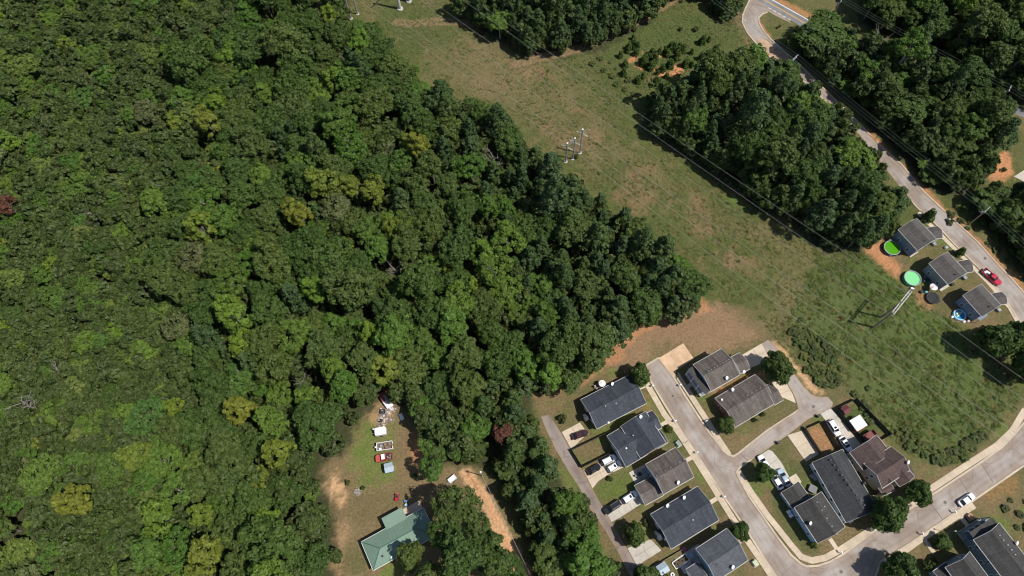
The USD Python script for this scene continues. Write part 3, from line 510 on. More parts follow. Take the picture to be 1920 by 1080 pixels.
# single trees one can point to in the woods
special('rust', 'rust_leaved_tree', 941, 811, .95, 'small tree with rust red leaves in the woods above the dirt road', 11)
special('rust', 'brown_leaved_tree', 18, 390, 1.1, 'brown red leafed tree at the left edge of the woods', 9)
for px, py, s, l in [(560, 405, 1.15, 'bright yellow green tree standing alone in the middle of the dark woods'), (455, 772, 1.15, 'golden yellow tree left of the rubble clearing, half way to the left edge'), (590, 545, 1.1, 'tall yellow tipped tree in the woods above the clearing'), (690, 625, 1.0, 'lime green tree in the dark woods directly above the rubble'),
                    (448, 600, 1.35, 'large light lime green tree in the middle of the left woods'), (785, 280, 1.15, 'light green tree with pale trunk beside a dark gap in the upper woods'), (700, 360, 1.1, 'pale green tree between dark oaks in the upper middle woods'), (740, 425, .95, 'fresh green tree beside a black gap in the middle woods'),
                    (316, 755, .75, 'small round lime green tree in the lower left woods'), (300, 970, 1.1, 'golden green tree in the bottom left woods'), (150, 940, 1.2, 'ochre green broad tree near the lower left corner'), (375, 965, .95, 'yellow green tree right of the golden one at the bottom left'), (525, 850, 1.15, 'yellow green spiky tree left of the mown clearing'),
                    (615, 25, .9, 'yellow green tree at the upper edge of the woods near the power poles'), (405, 190, 1.0, 'light green leafy tree in the upper left woods')]:
    special('poplar', 'yellow_green_tree', px, py, s, l, 13)
for px, py, s, l in [(925, 293, 1.0, 'bare grey twiggy tree at the edge of the power line corridor'), (738, 497, .8, 'leafless grey tree among dark oaks in the middle woods'), (918, 438, .6, 'bare white snag in a dark gap of the right woods'), (303, 342, .9, 'white dead snag in the upper left woods'), (35, 755, 1.0, 'broad grey bare tree at the left edge'), (170, 388, .8, 'small grey bare snag in the left woods'), (30, 680, .8, 'pale dead branches near the left edge'), (95, 690, .8, 'pale forked dead tree right of another near the left edge'), (720, 278, .9, 'bare tree with rusty foot near the upper corridor edge'), (1655, 65, 1.0, 'bare brown grey tree in the roadside woods at the upper right'), (560, 705, .7, 'pale bare twigs left of the clearing woods')]:
    special('bare', 'bare_tree', px, py, s, l, 11)
for px, py, s, l in [(630, 700, 1.1, 'tall fresh green tree left of the collapsed red shed'), (652, 730, 1.15, 'bright green pointed tree at the top left of the clearing')]: special('maple', 'fresh_green_tree', px, py, s, l, 11)
special('oak', 'round_oak', 603, 800, 1.7, 'large round olive oak bordering the left side of the clearing', 8, 1.05, reserve=6.5)
for px, py, s, l in [(860, 952, 1.3, 'large spreading oak shading the right side of the green metal roof'), (868, 1042, 1.35, 'big dark oak below the green metal roof'), (925, 1060, 1.15, 'dark oak between the green roofed house and the dirt road'), (806, 1092, 1.0, 'dark oak at the bottom edge right of the green roof')]: special('oak', 'yard_oak', px, py, s, l, 8, s * .85, reserve=6)
for px, py, s, l in [(838, 1003, 1.1, 'oak filling the gap between the two large ones right of the green roof'), (918, 1022, 1.0, 'oak leaning over the dirt road below the largest one'), (962, 1078, 1.0, 'oak at the bottom edge beside the dirt road'), (897, 995, .9, 'smaller oak at the left edge of the dirt road')]: special('oak', 'yard_oak', px, py, s, l, 7, s * .8, reserve=4.5)
special('maple', 'yard_tree', 812, 880, .8, 'small green tree at the head of the dirt road', 6, .7)

ZN = [('A', FA), ('L', FL), ('B', FB), ('C', FC), ('D', FD), ('E', FE), ('G', FG)]
LAB = {
 'oak': ('oak_tree', {'W': 'dark oak among paler far left woods', 'M': 'dark rounded oak in the woods left of the corridor', 'S': 'dark oak in the woods around the clearing', 'B': 'dark oak in the wood between the corridor and the curving road', 'D': 'dark oak in the roadside wood right of the curving road', 'E': 'dark oak in the top right corner wood', 'G': 'dark oak at the right edge below the bare clay', 'C': 'dark oak in the pine stand at the top middle', 'L': 'dark oak between green roof and dirt road'}),
 'maple': ('maple_tree', {'W': 'mid green leafy tree in the far left woods', 'M': 'mid green tree in the woods left of the corridor', 'S': 'mid green tree in the woods around the clearing', 'B': 'mid green leafy tree between the corridor and the curving road', 'D': 'mid green leafy tree in the roadside wood right of the curving road', 'E': 'mid green leafy tree in the top right corner wood', 'G': 'mid green tree at the right edge below the bare clay', 'C': 'mid green tree in the pine stand at the top middle', 'L': 'mid green tree between green roof and dirt road'}),
 'soft': ('young_tree', {'W': 'soft pale green tree in the far left woods', 'M': 'pale green tree low among the woods', 'S': 'pale green tree in the woods around the clearing'}),
 'grey': ('dusty_tree', {'W': 'thin grey green tree in the far left woods', 'M': 'thin grey green tree among the dark big woods', 'S': 'thin grey green tree in the woods around the clearing', 'D': 'thin grey green tree in the roadside wood right of the curving road'}),
 'poplar': ('poplar_tree', {'W': 'yellow green tree in the far left woods', 'M': 'narrow yellow green tree among the dark big woods', 'S': 'narrow yellow green tree in the woods around the clearing', 'D': 'yellow green tree in the roadside wood right of the curving road', 'B': 'yellow green tree between the corridor and the curving road', 'E': 'yellow green tree in the top right corner wood'}),
 'pine': ('pine_tree', {'M': 'dark narrow pine on the corridor side of the woods', 'S': 'dark pine in the strip of woods beside the back alley', 'B': 'dark pine in the wood between the corridor and the curving road', 'C': 'dark pine in the stand at the top middle', 'D': 'dark pine in the roadside wood right of the curving road', 'E': 'dark pine in the top right corner wood', 'G': 'dark pine at the right edge below the bare clay', 'W': 'dark pine in the far left woods'})}
MIX = {'W': [('soft', .62), ('maple', .20), ('oak', .10), ('grey', .04), ('poplar', .04)], 'M': [('oak', .60), ('maple', .26), ('pine', .075), ('poplar', .04), ('grey', .02)], 'S': [('maple', .44), ('oak', .34), ('poplar', .08), ('soft', .15), ('grey', .02)], 'P': [('pine', .62), ('oak', .22), ('maple', .16)],
       'B': [('pine', .5), ('oak', .3), ('maple', .2)], 'C': [('pine', .85), ('maple', .15)], 'D': [('oak', .58), ('maple', .2), ('pine', .20), ('grey', .02)], 'E': [('oak', .72), ('maple', .13), ('pine', .15)], 'G': [('pine', .45), ('oak', .35), ('maple', .2)], 'L': [('oak', .7), ('maple', .3)]}
farm = poly([(677, 1016), (714, 972), (753, 952), (794, 951), (812, 985), (795, 1005), (701, 1069)])
trng = np.random.default_rng(2024)
dirt = line([(868, 880), (900, 925), (922, 960), (950, 1017), (985, 1080), (1000, 1110)]).buffer(1.2)
planted = np.array([(x, y) for x, y, r in taken]); prad = np.array([r for *_, r in taken])
total = 0
grid_pts, grid_r = list(map(tuple, planted)), list(prad)
noroad = paved.buffer(.6)
shapely.prepare(noroad)
for zi, (zname, zp) in enumerate(ZN):
    trng = np.random.default_rng(2024 + zi * 17)
    inner = zp.buffer({'A': -.9, 'L': -2.0, 'C': -2.0, 'B': -2.8, 'D': -2.2, 'E': -2.0, 'G': -2.4}[zname]); shapely.prepare(inner)
    x0, y0, x1, y1 = inner.bounds; cand = trng.uniform([x0, y0], [x1, y1], (26000, 2)); cand = cand[shapely.contains_xy(inner, cand[:, 0], cand[:, 1])]
    for x, y in cand:
        px, py = project(x, y, 12)
        if px < -60 or px > 1985 or py < -75 or py > 1150: continue
        if shapely.contains_xy(noroad, x, y): continue
        mixk, lab = zname, zname
        if zname == 'A':
            wn = px + (meshkit.noise(np.array([x / 25, y / 25, .3])) - .5) * 260
            if wn < 340 and py < 760: mixk = lab = 'W'
            elif wn < 250: mixk, lab = 'W', 'S'
            elif px < 640 and py > 690: mixk = lab = 'S'
            elif py > 790 or (px > 820 and py > 700): mixk, lab = ('P' if px > 900 else 'S'), 'S'
            elif px - (py - 300) * .55 > 880: mixk, lab = 'P', 'M'
            else: mixk = lab = 'M'
        r = trng.random(); acc = 0
        for kind, w in MIX[mixk]:
            acc += w
            if r < acc: break
        kcount = Counter() if total == 0 else kcount
        if kcount[kind] >= 296: kind = 'maple' if kind == 'oak' else 'oak' if kind == 'maple' else 'maple'
        if kcount[kind] >= 296: continue
        base = {'oak': 3.35, 'maple': 3.1, 'pine': 2.45, 'soft': 2.45, 'grey': 2.9, 'poplar': 2.7}[kind]
        s = float(np.clip(math.exp(trng.normal(0, .2)), .72, 1.62))
        if mixk == 'W': s *= .74 if kind in ('oak', 'maple', 'poplar') else .86
        rad = base * s * .93
        ok = not (zname == 'L' and farm.distance(Point(x, y)) < rad * 1.15) and not (zname == 'A' and clearing.distance(Point(x, y)) < rad * 1.25) and dirt.distance(Point(x, y)) > rad * 1.15 and alley.distance(Point(x, y)) > rad * .98 + 1.0 and road_E.distance(Point(x, y)) > rad * .9 + (4.0 if zname == 'B' else 1.5)
        if not ok: continue
        if grid_pts:
            ga = np.asarray(grid_pts); dd = np.hypot(ga[:, 0] - x, ga[:, 1] - y)
            ok = not np.any(dd < (np.asarray(grid_r) + rad) * .93)
        if not ok: continue
        grid_pts.append((x, y)); grid_r.append(rad)
        edge = zp.exterior.distance(Point(x, y)); hs = s * trng.uniform(.85, 1.1) * (.8 if mixk == 'W' else 1) * (.34 + .66 * min(1, road_E.distance(Point(x, y)) / 22)) * (.62 + .38 * min(1, edge / 7)) * (1 if zname != 'A' else .55 + .45 * min(1, clearing.distance(Point(x, y)) / 12))
        nm, ld = LAB[kind]; l = ld.get(lab) or ld.get('M')
        sw = 'small ' if s < .94 else ('broad ' if s > 1.14 else 'middle sized ')
        bw_ = ['by the top edge', 'above the middle', 'below the middle', 'near the bottom'][0 if py < 190 else 1 if py < 440 else 2 if py < 690 else 3] if lab in 'WMS' else ''
        l = sw + l + (', ' + bw_ if bw_ else '')
        inst(kind, nm, x, y, s * 1.16, l, 'tree', l, sz=hs); total += 1; kcount[kind] += 1

# undergrowth that closes the canopy from below
ur = np.random.default_rng(55); up_pts = []
for zname, zp in ZN:
    if zname == 'L': continue
    inner = zp.buffer(-1.5).difference(noroad).difference(clearing.buffer(1.5)).difference(dirt.buffer(1.5)); shapely.prepare(inner); x0, y0, x1, y1 = inner.bounds
    c = ur.uniform([x0, y0], [x1, y1], (int((x1 - x0) * (y1 - y0) / 7.0), 2)); c = c[shapely.contains_xy(inner, c[:, 0], c[:, 1])]
    pp = np.array([project(x, y, 4) for x, y in c]); c = c[(pp[:, 0] > -60) & (pp[:, 0] < 1985) & (pp[:, 1] > -75) & (pp[:, 1] < 1150)]; up_pts.append(c)
up_pts = np.vstack(up_pts)
ui = UsdGeom.PointInstancer.Define(stage, path('undergrowth')); ups = []
for i in range(3):
    pth = f'{ui.GetPath()}/bush_{"abc"[i]}'; usdkit.mesh(stage, pth, broadleaf(840 + i, 1.5, 4.2, 4.0, 22, 34, .42, (.24, .38), -.5)[0], LM['under']); ups.append(Sdf.Path(pth))
ui.CreatePrototypesRel().SetTargets(ups); ui.CreateProtoIndicesAttr(Vt.IntArray.FromNumpy(ur.integers(0, 3, len(up_pts)).astype(np.int32)))
ui.CreatePositionsAttr(Vt.Vec3fArray.FromNumpy(np.column_stack([up_pts, np.zeros(len(up_pts))]).astype(np.float32)))
an = ur.uniform(0, np.pi, len(up_pts)); ui.CreateOrientationsAttr(Vt.QuathArray([Gf.Quath(float(math.cos(a)), 0, 0, float(math.sin(a))) for a in an]))
sc = ur.uniform(.8, 2.6, len(up_pts)); ui.CreateScalesAttr(Vt.Vec3fArray.FromNumpy(np.column_stack([sc, sc, sc * ur.uniform(.8, 1.2, len(sc))]).astype(np.float32)))
tag(ui.GetPrim(), 'leafy undergrowth filling the gaps beneath the woods', 'undergrowth', kind='stuff')

# ------------------------------------------------------------------ yard trees, street trees and shrubs
for px, py, r, l in [(1199, 704, 20, 'round green tree touching the corner of the first navy roof'), (1360, 797, 15, 'round green tree in front of the long taupe roof by the street'), (1457, 691, 27, 'large dark green tree at the end of the pale driveway'), (1190, 1002, 18, 'round yellowish green tree between two driveways at the alley'), (1387, 996, 15, 'yellow green street tree on the sidewalk by the blue sided house'),
                     (1663, 964, 29, 'largest round street tree hiding the end of the long black roof'), (1718, 925, 21, 'round street tree before the brown house'), (1431, 887, 16, 'dark round tree beside the driveway with the blue car'), (1866, 640, 32, 'left dark tree of the pair right of the corridor'), (1910, 640, 30, 'right dark tree of the pair right of the corridor'), (1922, 692, 26, 'dark tree at the right edge above the cross street'), (1686, 1068, 26, 'dark tree at the bottom edge right of the street corner'), (1212, 1082, 20, 'shade tree at the bottom edge beside the alley')]:
    z = 3.5 * r / 18; x, y = G(px, py, z); s = r / FPX * CAM_H * 1.02 / 2.75
    inst('street', 'round_yard_tree', x, y, s * 1.12, l, 'tree')
for px, py, r, l in [(1742, 405, 13, 'blue green conifer beside the first small house'), (1804, 471, 9, 'small conifer between road and second small house'), (1188, 66, 6, 'sapling pine on the scrubby field, topmost of its cluster')]:
    x, y = G(px, py, 2); inst('sapling', 'small_conifer', x, y, r / FPX * CAM_H / 1.3, l, 'tree')
sp = [(880, 350), (910, 330), (940, 345), (930, 395), (1000, 440), (1030, 425), (1050, 390), (1060, 480), (1010, 485), (985, 470), (1150, 380), (1165, 400), (1210, 330), (1225, 345), (1240, 420), (1230, 440), (1200, 470), (1185, 485), (1280, 370), (1350, 385), (1320, 470), (1300, 480), (1420, 430), (1490, 400), (1540, 390), (1530, 370), (1480, 290), (1430, 310), (1160, 565), (985, 565), (840, 545), (1130, 515), (850, 480), (815, 410), (1250, 380), (1095, 540), (1110, 380), (945, 600), (1350, 480), (1500, 430), (870, 375), (915, 350), (1040, 500), (1015, 420), (1075, 440), (1190, 345), (1260, 330)]
for i, (a, b) in enumerate(sp):
    x, y = G(960 + a / 4, b / 4, 1.2); inst('sapling', 'sapling_pine', x, y, irng.uniform(.65, 1.15), 'young bushy pine on the clay scarred scrub at the top of the corridor', 'tree', 'young pines on the clay scarred scrub')
SHR = [(1055, 785, 8, 'single dark shrub on the dry lawn at the top of the alley'), (1144, 897, 5, 'yellow flowering bush on the green lawn by the alley'), (1210, 976, 4.5, 'upper round shrub behind the long navy gabled house'), (1213, 984, 4.5, 'lower round shrub behind the long navy gabled house'), (1526, 1021, 6, 'clipped round shrub at the corner house front'), (1416, 787, 4.5, 'left clipped shrub under the taupe eave'), (1432, 777, 4.5, 'right clipped shrub under the taupe eave'),
       (1255, 805, 7, 'dark brown leaved shrub by the walk of the complex navy roof'), (1737, 1060, 10, 'white flowered bush at the lower right houses'), (1752, 1050, 5, 'yellow shrub between the lower right houses'), (1716, 1072, 5, 'lime green shrub at the bottom edge'), (1190, 55, 5, 'small shrub above the sapling cluster'), (1305, 54, 6, 'pale yellow green bush alone on the upper scrub'), (1277, 54, 5, 'dark bush left of the pale one on the upper scrub'), (1459, 50, 3, 'left of two dark bushes in the road fork'), (1463, 47, 3, 'right of two dark bushes in the road fork'), (778, 893, 5, 'small shrub on the bare ground of the clearing'), (1883, 318, 5, 'bright green bush on bare clay at the right'), (1081, 293, 6, 'yellow bush at the foot of the three steel poles'), (1242, 1077, 8, 'leafy bush beside the small pale shed'), (680, 915, 4, 'green shrub beside the stone ring'),
       (652, 905, 5, 'low dark bush on the left of the mown clearing'), (1868, 1000, 0, '')]
for px, py, r, l in SHR:
    if not r: continue
    x, y = G(px, py, .8); inst('shrub', 'shrub', x, y, r / FPX * CAM_H / 1.15, l, 'shrub')
x, y = G(1768, 1017, 2); inst('street', 'leaning_tree', x, y, .8, 'young tree with thin foliage before the lower right house', 'tree', sz=.6)
# thickets: bushes standing close in the corridor and at its lower end
def thicket(pts, spacing, s0, s1, label, group, n=4000, seed=1, kind='shrub', name='thicket_bush'):
    r = np.random.default_rng(seed); p = poly(pts); x0, y0, x1, y1 = p.bounds; done = []
    c = r.uniform([x0, y0], [x1, y1], (n, 2)); c = c[shapely.contains_xy(p, c[:, 0], c[:, 1])]
    for q in c:
        if done and np.min(np.hypot(*(np.array(done) - q).T)) < spacing: continue
        done.append(q); k_ = r.uniform(s0, s1); inst(kind, name, q[0], q[1], k_, label, 'shrub', group, sz=k_ * .38)
thicket([(1485, 620), (1510, 612), (1560, 650), (1578, 690), (1572, 722), (1545, 725), (1515, 700)], 1.75, .7, 1.25, 'dark green bush in the thicket above the dead end street', 'thicket above the dead end street')
thicket([(1680, 812), (1700, 835), (1735, 860), (1777, 874), (1808, 860), (1845, 822), (1835, 812), (1800, 838), (1770, 848), (1735, 836), (1700, 806)], 1.8, .7, 1.3, 'leafy bush in the thicket at the lower end of the corridor', 'thicket at the lower end of the corridor', seed=2)
thicket([(1880, 950), (1905, 925), (1960, 900), (1960, 1090), (1925, 1020), (1895, 980)], 2.6, .5, 1.1, 'bush in the tangle at the lower right edge', 'tangle at the lower right edge', seed=3)
thicket([(1770, 420), (1830, 440), (1900, 500), (1960, 570), (1960, 500), (1880, 440), (1800, 380)], 2.6, .5, 1.1, 'low bush under the wires right of the curving road', 'bushes right of the curving road', seed=4)
thicket([(1500, 600), (1600, 560), (1700, 640), (1850, 720), (1880, 760), (1820, 800), (1700, 790), (1600, 720)], 8, .3, .8, 'low weedy bush in the green lower corridor', 'low bushes in the green lower corridor', seed=7)
thicket([(1000, 130), (1100, 120), (1220, 240), (1400, 360), (1500, 440), (1450, 520), (1330, 500), (1180, 380), (1080, 290)], 9, .2, .5, 'tiny weedy bush on the mown middle corridor', 'tiny bushes on the mown middle corridor', seed=8)
thicket([(1600, 735), (1625, 755), (1640, 790), (1632, 795), (1605, 760)], 1.6, .5, .9, 'light green bush behind the black fenced yard', 'bushes behind the black fenced yard', seed=5)
thicket([(1105, 110), (1150, 112), (1160, 140), (1200, 165), (1190, 185), (1140, 150), (1110, 130)], 3.0, .5, 1.1, 'grey green bush at the edge of the upper corridor', 'bushes at the edge of the upper corridor', seed=6)

# ------------------------------------------------------------------ rough grass and weeds of the corridor
def tuft(seed, n, r, h, w):
    g = np.random.default_rng(seed); v, f = [], []
    for i in range(n):
        a = g.uniform(0, 6.3); b = np.array([math.cos(a), math.sin(a), 0]) * r * g.uniform(.05, .55); o = np.array([math.cos(a), math.sin(a), 0]) * g.uniform(.2, .6) * r; sd_ = np.array([-math.sin(a), math.cos(a), 0]) * w
        k = len(v); v += [b - sd_, b + sd_, b + o * .6 + sd_ * .8 + [0, 0, h * g.uniform(.5, 1)], b + o * 1.5 + [0, 0, h * g.uniform(.2, .6)]]; f += [[k, k + 1, k + 2], [k, k + 2, k + 3]]
    return trimesh.Trimesh(np.array(v), f, process=False)
weedm = [leafmat('weed_olive', [(.130, .145, .050), (.155, .15, .062)], .2), leafmat('weed_green', [(.095, .145, .036), (.12, .165, .042)], .2), leafmat('weed_straw', [(.22, .17, .085), (.18, .14, .07)], .2), leafmat('weed_rust', [(.17, .075, .035), (.13, .075, .04)], .2)]
field = poly([(640, -60), (850, -60), (997, 95), (1250, -20), (1390, 20), (1440, 110), (1270, 160), (1225, 225), (1320, 285), (1520, 425), (1600, 460), (1700, 545), (1800, 605), (1930, 700), (1905, 770), (1870, 835), (1790, 872), (1700, 850), (1590, 735), (1510, 715), (1440, 625), (1340, 560), (1297, 520), (1295, 490), (1150, 385), (1072, 312), (950, 225), (790, 145), (735, 80), (655, 35)]).difference(lots).difference(paved.buffer(1)).difference(trk.buffer(1.4))
fr = np.random.default_rng(31); x0, y0, x1, y1 = field.bounds; pts = fr.uniform([x0, y0], [x1, y1], (150000, 2)); shapely.prepare(field); pts = pts[shapely.contains_xy(field, pts[:, 0], pts[:, 1])]
nz = fbm(pts[:, 0], pts[:, 1], 5, 3, 51); keep = fr.random(len(pts)) < np.clip((nz - .3) * 2.3, .08, 1); pts = pts[keep][:54000]
gk = mask(poly([(1480, 590), (1560, 440), (1700, 530), (1800, 600), (1910, 720), (1880, 810), (1780, 870), (1700, 850), (1590, 740)]), 5)
gi = np.clip(((pts[:, 0] - gx[0]) / STEP).astype(int), 0, len(gx) - 1), np.clip(((pts[:, 1] - gy[0]) / STEP).astype(int), 0, len(gy) - 1)
green = gk[gi]
rv = fr.random(len(pts)); pi = np.where(rv < .30 + .35 * green, 1, np.where(rv < .72 + .2 * green, 0, np.where(rv < .985, 2, 3)))
pin = UsdGeom.PointInstancer.Define(stage, path('rough_grass'))
ups = []
for i, (hgt, r) in enumerate([(.18, .5), (.26, .55), (.15, .48), (.34, .55)]):
    pp = f'{pin.GetPath()}/tuft_{["olive", "green", "straw", "rust"][i]}'; usdkit.mesh(stage, pp, tuft(900 + i, 12, r, hgt, .1), weedm[i]); ups.append(pp)
pin.CreatePrototypesRel().SetTargets([Sdf.Path(p) for p in ups])
pin.CreateProtoIndicesAttr(Vt.IntArray.FromNumpy(pi.astype(np.int32)))
pin.CreatePositionsAttr(Vt.Vec3fArray.FromNumpy(np.column_stack([pts, Z[gi] - .03]).astype(np.float32)))
an = fr.uniform(0, np.pi, len(pts)); pin.CreateOrientationsAttr(Vt.QuathArray([Gf.Quath(float(math.cos(a)), 0, 0, float(math.sin(a))) for a in an]))
sc = fr.uniform(.4, 1.1, len(pts)) ** 1.3 * (1 + .3 * green); pin.CreateScalesAttr(Vt.Vec3fArray.FromNumpy(np.repeat(sc[:, None], 3, 1).astype(np.float32)))
tag(pin.GetPrim(), 'rough grass and weeds covering the power line corridor', 'grass', kind='stuff')

# ------------------------------------------------------------------ houses
def rect(cs, z):
    p = GP(cs, z)
    if len(p) == 3: p = np.array([p[0], p[1], p[1] + p[2] - p[0], p[2]])     # W N S given
    a = (p[1] - p[0] + p[2] - p[3]) / 2; b = (p[3] - p[0] + p[2] - p[1]) / 2; c = p.mean(0); ang = math.atan2(a[1], a[0])
    return c, ang, np.linalg.norm(a), abs(-math.sin(ang) * b[0] + math.cos(ang) * b[1])
def local(m, ang, c, t_ang, t_c):
    """from a volume's own frame to its thing's frame"""
    if isinstance(m, list): m = trimesh.util.concatenate(m)
    m.apply_transform(trimesh.transformations.rotation_matrix(ang - t_ang, [0, 0, 1])); dx = np.array(c) - t_c
    m.apply_translation([math.cos(t_ang) * dx[0] + math.sin(t_ang) * dx[1], -math.sin(t_ang) * dx[0] + math.cos(t_ang) * dx[1], 0]); return m
def yz_prism(pts, L, x0=None):
    m = trimesh.creation.extrude_polygon(Polygon(pts), L, engine='earcut'); v = m.vertices.copy(); m.vertices = np.column_stack([v[:, 2] + (-L / 2 if x0 is None else x0), v[:, 0], v[:, 1]]); m.fix_normals(); return m
class House:
    def __init__(s, name, label, cs, ze, group=None, cat='house'):
        c, ang, L, D = rect(cs, ze); s.c, s.ang = c, ang
        s.t = thing(name, label, cat, (c[0], c[1], 0), ang, group)
    def put(s, name, m, ma, fr, parent=None, smooth=False):
        c, ang = fr; return obj(name, local(m, ang, c, s.ang, s.c), ma, parent or s.t, smooth)
    def vol(s, cs, ze, rm, wm, ridge='x', pitch=.5, kind='gable', zb=0.0, trim=True, windows=(1, 1, 1, 1), storeys=1, garage=None, door=None, over=.35):
        c, ang, L, D = rect(cs, ze)
        if ridge == 'y': ang += math.pi / 2; L, D = D, L
        fr = (c, ang); rise = D / 2 * pitch; th = .16; o = over; hw = D / 2 - o
        if kind == 'gable':
            for sgn in (-1, 1):
                pts = [(sgn * (D / 2), ze), (0, ze + rise), (0, ze + rise - th), (sgn * (D / 2), ze - th)]
                s.put('roof', yz_prism(pts, L), rm, fr)
            s.put('ridge_cap', yz_prism([(-.16, ze + rise - .05), (0, ze + rise + .035), (.16, ze + rise - .05)], L - .02), rm, fr)
            wp = [(-hw, zb), (hw, zb), (hw, ze - th - .02 + pitch * o - pitch * .05), (0, ze + rise - th - .03), (-hw, ze - th - .02 + pitch * o - pitch * .05)]
            s.put('wall', yz_prism(wp, L - 2 * o * .8), wm, fr)
            if trim:
                for sgn in (-1, 1):
                    s.put('gutter', box(L + .02, .09, .12, (0, sgn * (D / 2 + .047), ze - .1)), gutm, fr)
                    for q in (-1, 1): s.put('barge_board', yz_prism([(sgn * (D / 2), ze + .012), (0, ze + rise + .012), (0, ze + rise - .2), (sgn * (D / 2), ze - .2)], .045, q * (L / 2 + .0245) - .0225), gutm, fr)
        elif kind == 'hip':
            k = max(.05, L / 2 - D / 2); A = [(-L / 2, -D / 2, ze), (L / 2, -D / 2, ze), (L / 2, D / 2, ze), (-L / 2, D / 2, ze)]; R0, R1 = (-k, 0, ze + rise), (k, 0, ze + rise)
            for pl in ([A[0], A[1], R1, R0], [A[2], A[3], R0, R1], [A[1], A[2], R1], [A[3], A[0], R0]):
                v = np.array(pl + [tuple(np.array(q) - [0, 0, .14]) for q in pl]); n = len(pl); f = [[0, i, i + 1] for i in range(1, n - 1)] + [[n, n + i + 1, n + i] for i in range(1, n - 1)]
                for i in range(n): j = (i + 1) % n; f += [[i, n + i, n + j], [i, n + j, j]]
                s.put('roof', trimesh.Trimesh(v, f, process=False), rm, fr)
            for a_, b_ in ((A[0], R0), (A[3], R0), (A[1], R1), (A[2], R1), (R0, R1)): s.put('ridge_cap', tube([np.array(a_) + [0, 0, .0], np.array(b_) + [0, 0, .02]], .11, .11, 6), s.capm if hasattr(s, 'capm') else rm, fr)
            s.put('wall', box(L - 2 * o, D - 2 * o, ze - .16 - zb, (0, 0, zb + (ze - .16 - zb) / 2)), wm, fr)
            if trim:
                for sgn in (-1, 1): s.put('gutter', box(L + .2, .1, .12, (0, sgn * (D / 2 + .052), ze - .1)), white, fr); s.put('gutter', box(.1, D - .02, .12, (sgn * (L / 2 + .052), 0, ze - .1)), white, fr)
        elif kind == 'shed':
            s.put('roof', yz_prism([(-D / 2, ze), (D / 2, ze + D * pitch), (D / 2, ze + D * pitch - th), (-D / 2, ze - th)], L), rm, fr)
            s.put('wall', box(L - 2 * o, D - 2 * o, ze - th - .02 - zb, (0, 0, zb + (ze - th - .02 - zb) / 2)), wm, fr)
            if trim: s.put('gutter', box(L + .02, .12, .13, (0, -(D / 2 + .062), ze - .1)), white, fr)
        def win(x, y, z, nx, ny, w=.95, h=1.35):
            a_ = box(w if ny else .07, w if nx else .07, h, (x + nx * .02, y + ny * .02, z)); f = s.put('window', a_, white, fr)
            b2 = box(w - .18 if ny else .05, w - .18 if nx else .05, h - .18, (x + nx * .045, y + ny * .045, z)); s.put('pane', b2, wpane, fr, f)
        ex = L / 2 - o * .8
        for st in range(storeys):
            zz = zb + 1.55 + 2.75 * st
            for side, (on, nx, ny) in enumerate(zip(windows, (-1, 1, 0, 0), (0, 0, -1, 1))):
                if not on: continue
                span = hw if nx else ex
                k = max(1, int(2 * span / 3.4))
                for i in range(k):
                    tpos = -span + 2 * span * (i + .5) / k
                    if garage == side and st == 0 and abs(tpos) < 2.9: continue
                    if nx: win(nx * ex, tpos, zz, nx, 0)
                    else: win(tpos, ny * hw, zz, 0, ny)
        if garage is not None:
            nx = (-1, 1, 0, 0)[garage]; ny = (0, 0, -1, 1)[garage]; w = min(4.8, 2 * (hw if nx else ex) - .6)
            d = s.put('garage_door', box(.08 if nx else w, w if nx else .08, 2.15, (nx * (ex + .02), ny * (hw + .02), 1.1)), white, fr)
        if door is not None:
            nx = (-1, 1, 0, 0)[door]; ny = (0, 0, -1, 1)[door]
            s.put('door', box(.08 if nx else .95, .95 if nx else .08, 2.05, (nx * (ex + .025) - (0 if nx else 1.4), ny * (hw + .025) + (.1 if nx else 0), 1.05)), mat('door_paint', (.12, .03, .03), .5), fr)
        return fr, L, D, ze, rise
    def on_roof(s, px, py, ze, v):
        """point of the volume v's roof seen at that pixel"""
        fr, L, D, z0, rise = v; z = z0 + rise * .5
        for _ in range(12):
            p = G(px, py, z); d = p - fr[0]; yy = -math.sin(fr[1]) * d[0] + math.cos(fr[1]) * d[1]; z = z0 + rise * (1 - min(1, abs(yy) / (D / 2)))
        return np.array([p[0], p[1], z])
    def dish(s, px, py, v, ma=None):
        p = s.on_roof(px, py, 0, v); fr = (p[:2], math.radians(-35)); z = p[2]
        r = .5; a = np.linspace(0, .62, 5); prof = np.column_stack([r * a / .62, .5 * (a ** 2)]); prof = np.vstack([prof, (prof + [0, .04])[::-1]])
        m = trimesh.creation.revolve(prof, sections=18); m.apply_transform(trimesh.transformations.rotation_matrix(math.radians(38), [0, 1, 0])); m.apply_translation([0, 0, z + .62])
        d = s.put('satellite_dish', m, ma or whitem, fr)
        s.put('mast', tube([(-.25, 0, z - .1), (-.12, 0, z + .45), (0, 0, z + .64)], .045, .045, 6), steel, fr, d)
        s.put('receiver', [tube([(-.05, 0, z + .4), (.62, 0, z + .85)], .025), box(.2, .14, .14, (.62, 0, z + .9))], darkm, fr, d)
    def vent(s, px, py, v, ma=None, r=.13):
        p = s.on_roof(px, py, 0, v); s.put('roof_vent', [cyl(r, .5, (0, 0, p[2] + .15), 10), cyl(r * 1.5, .08, (0, 0, p[2] + .42), 10)], ma or steel, (p[:2], 0))
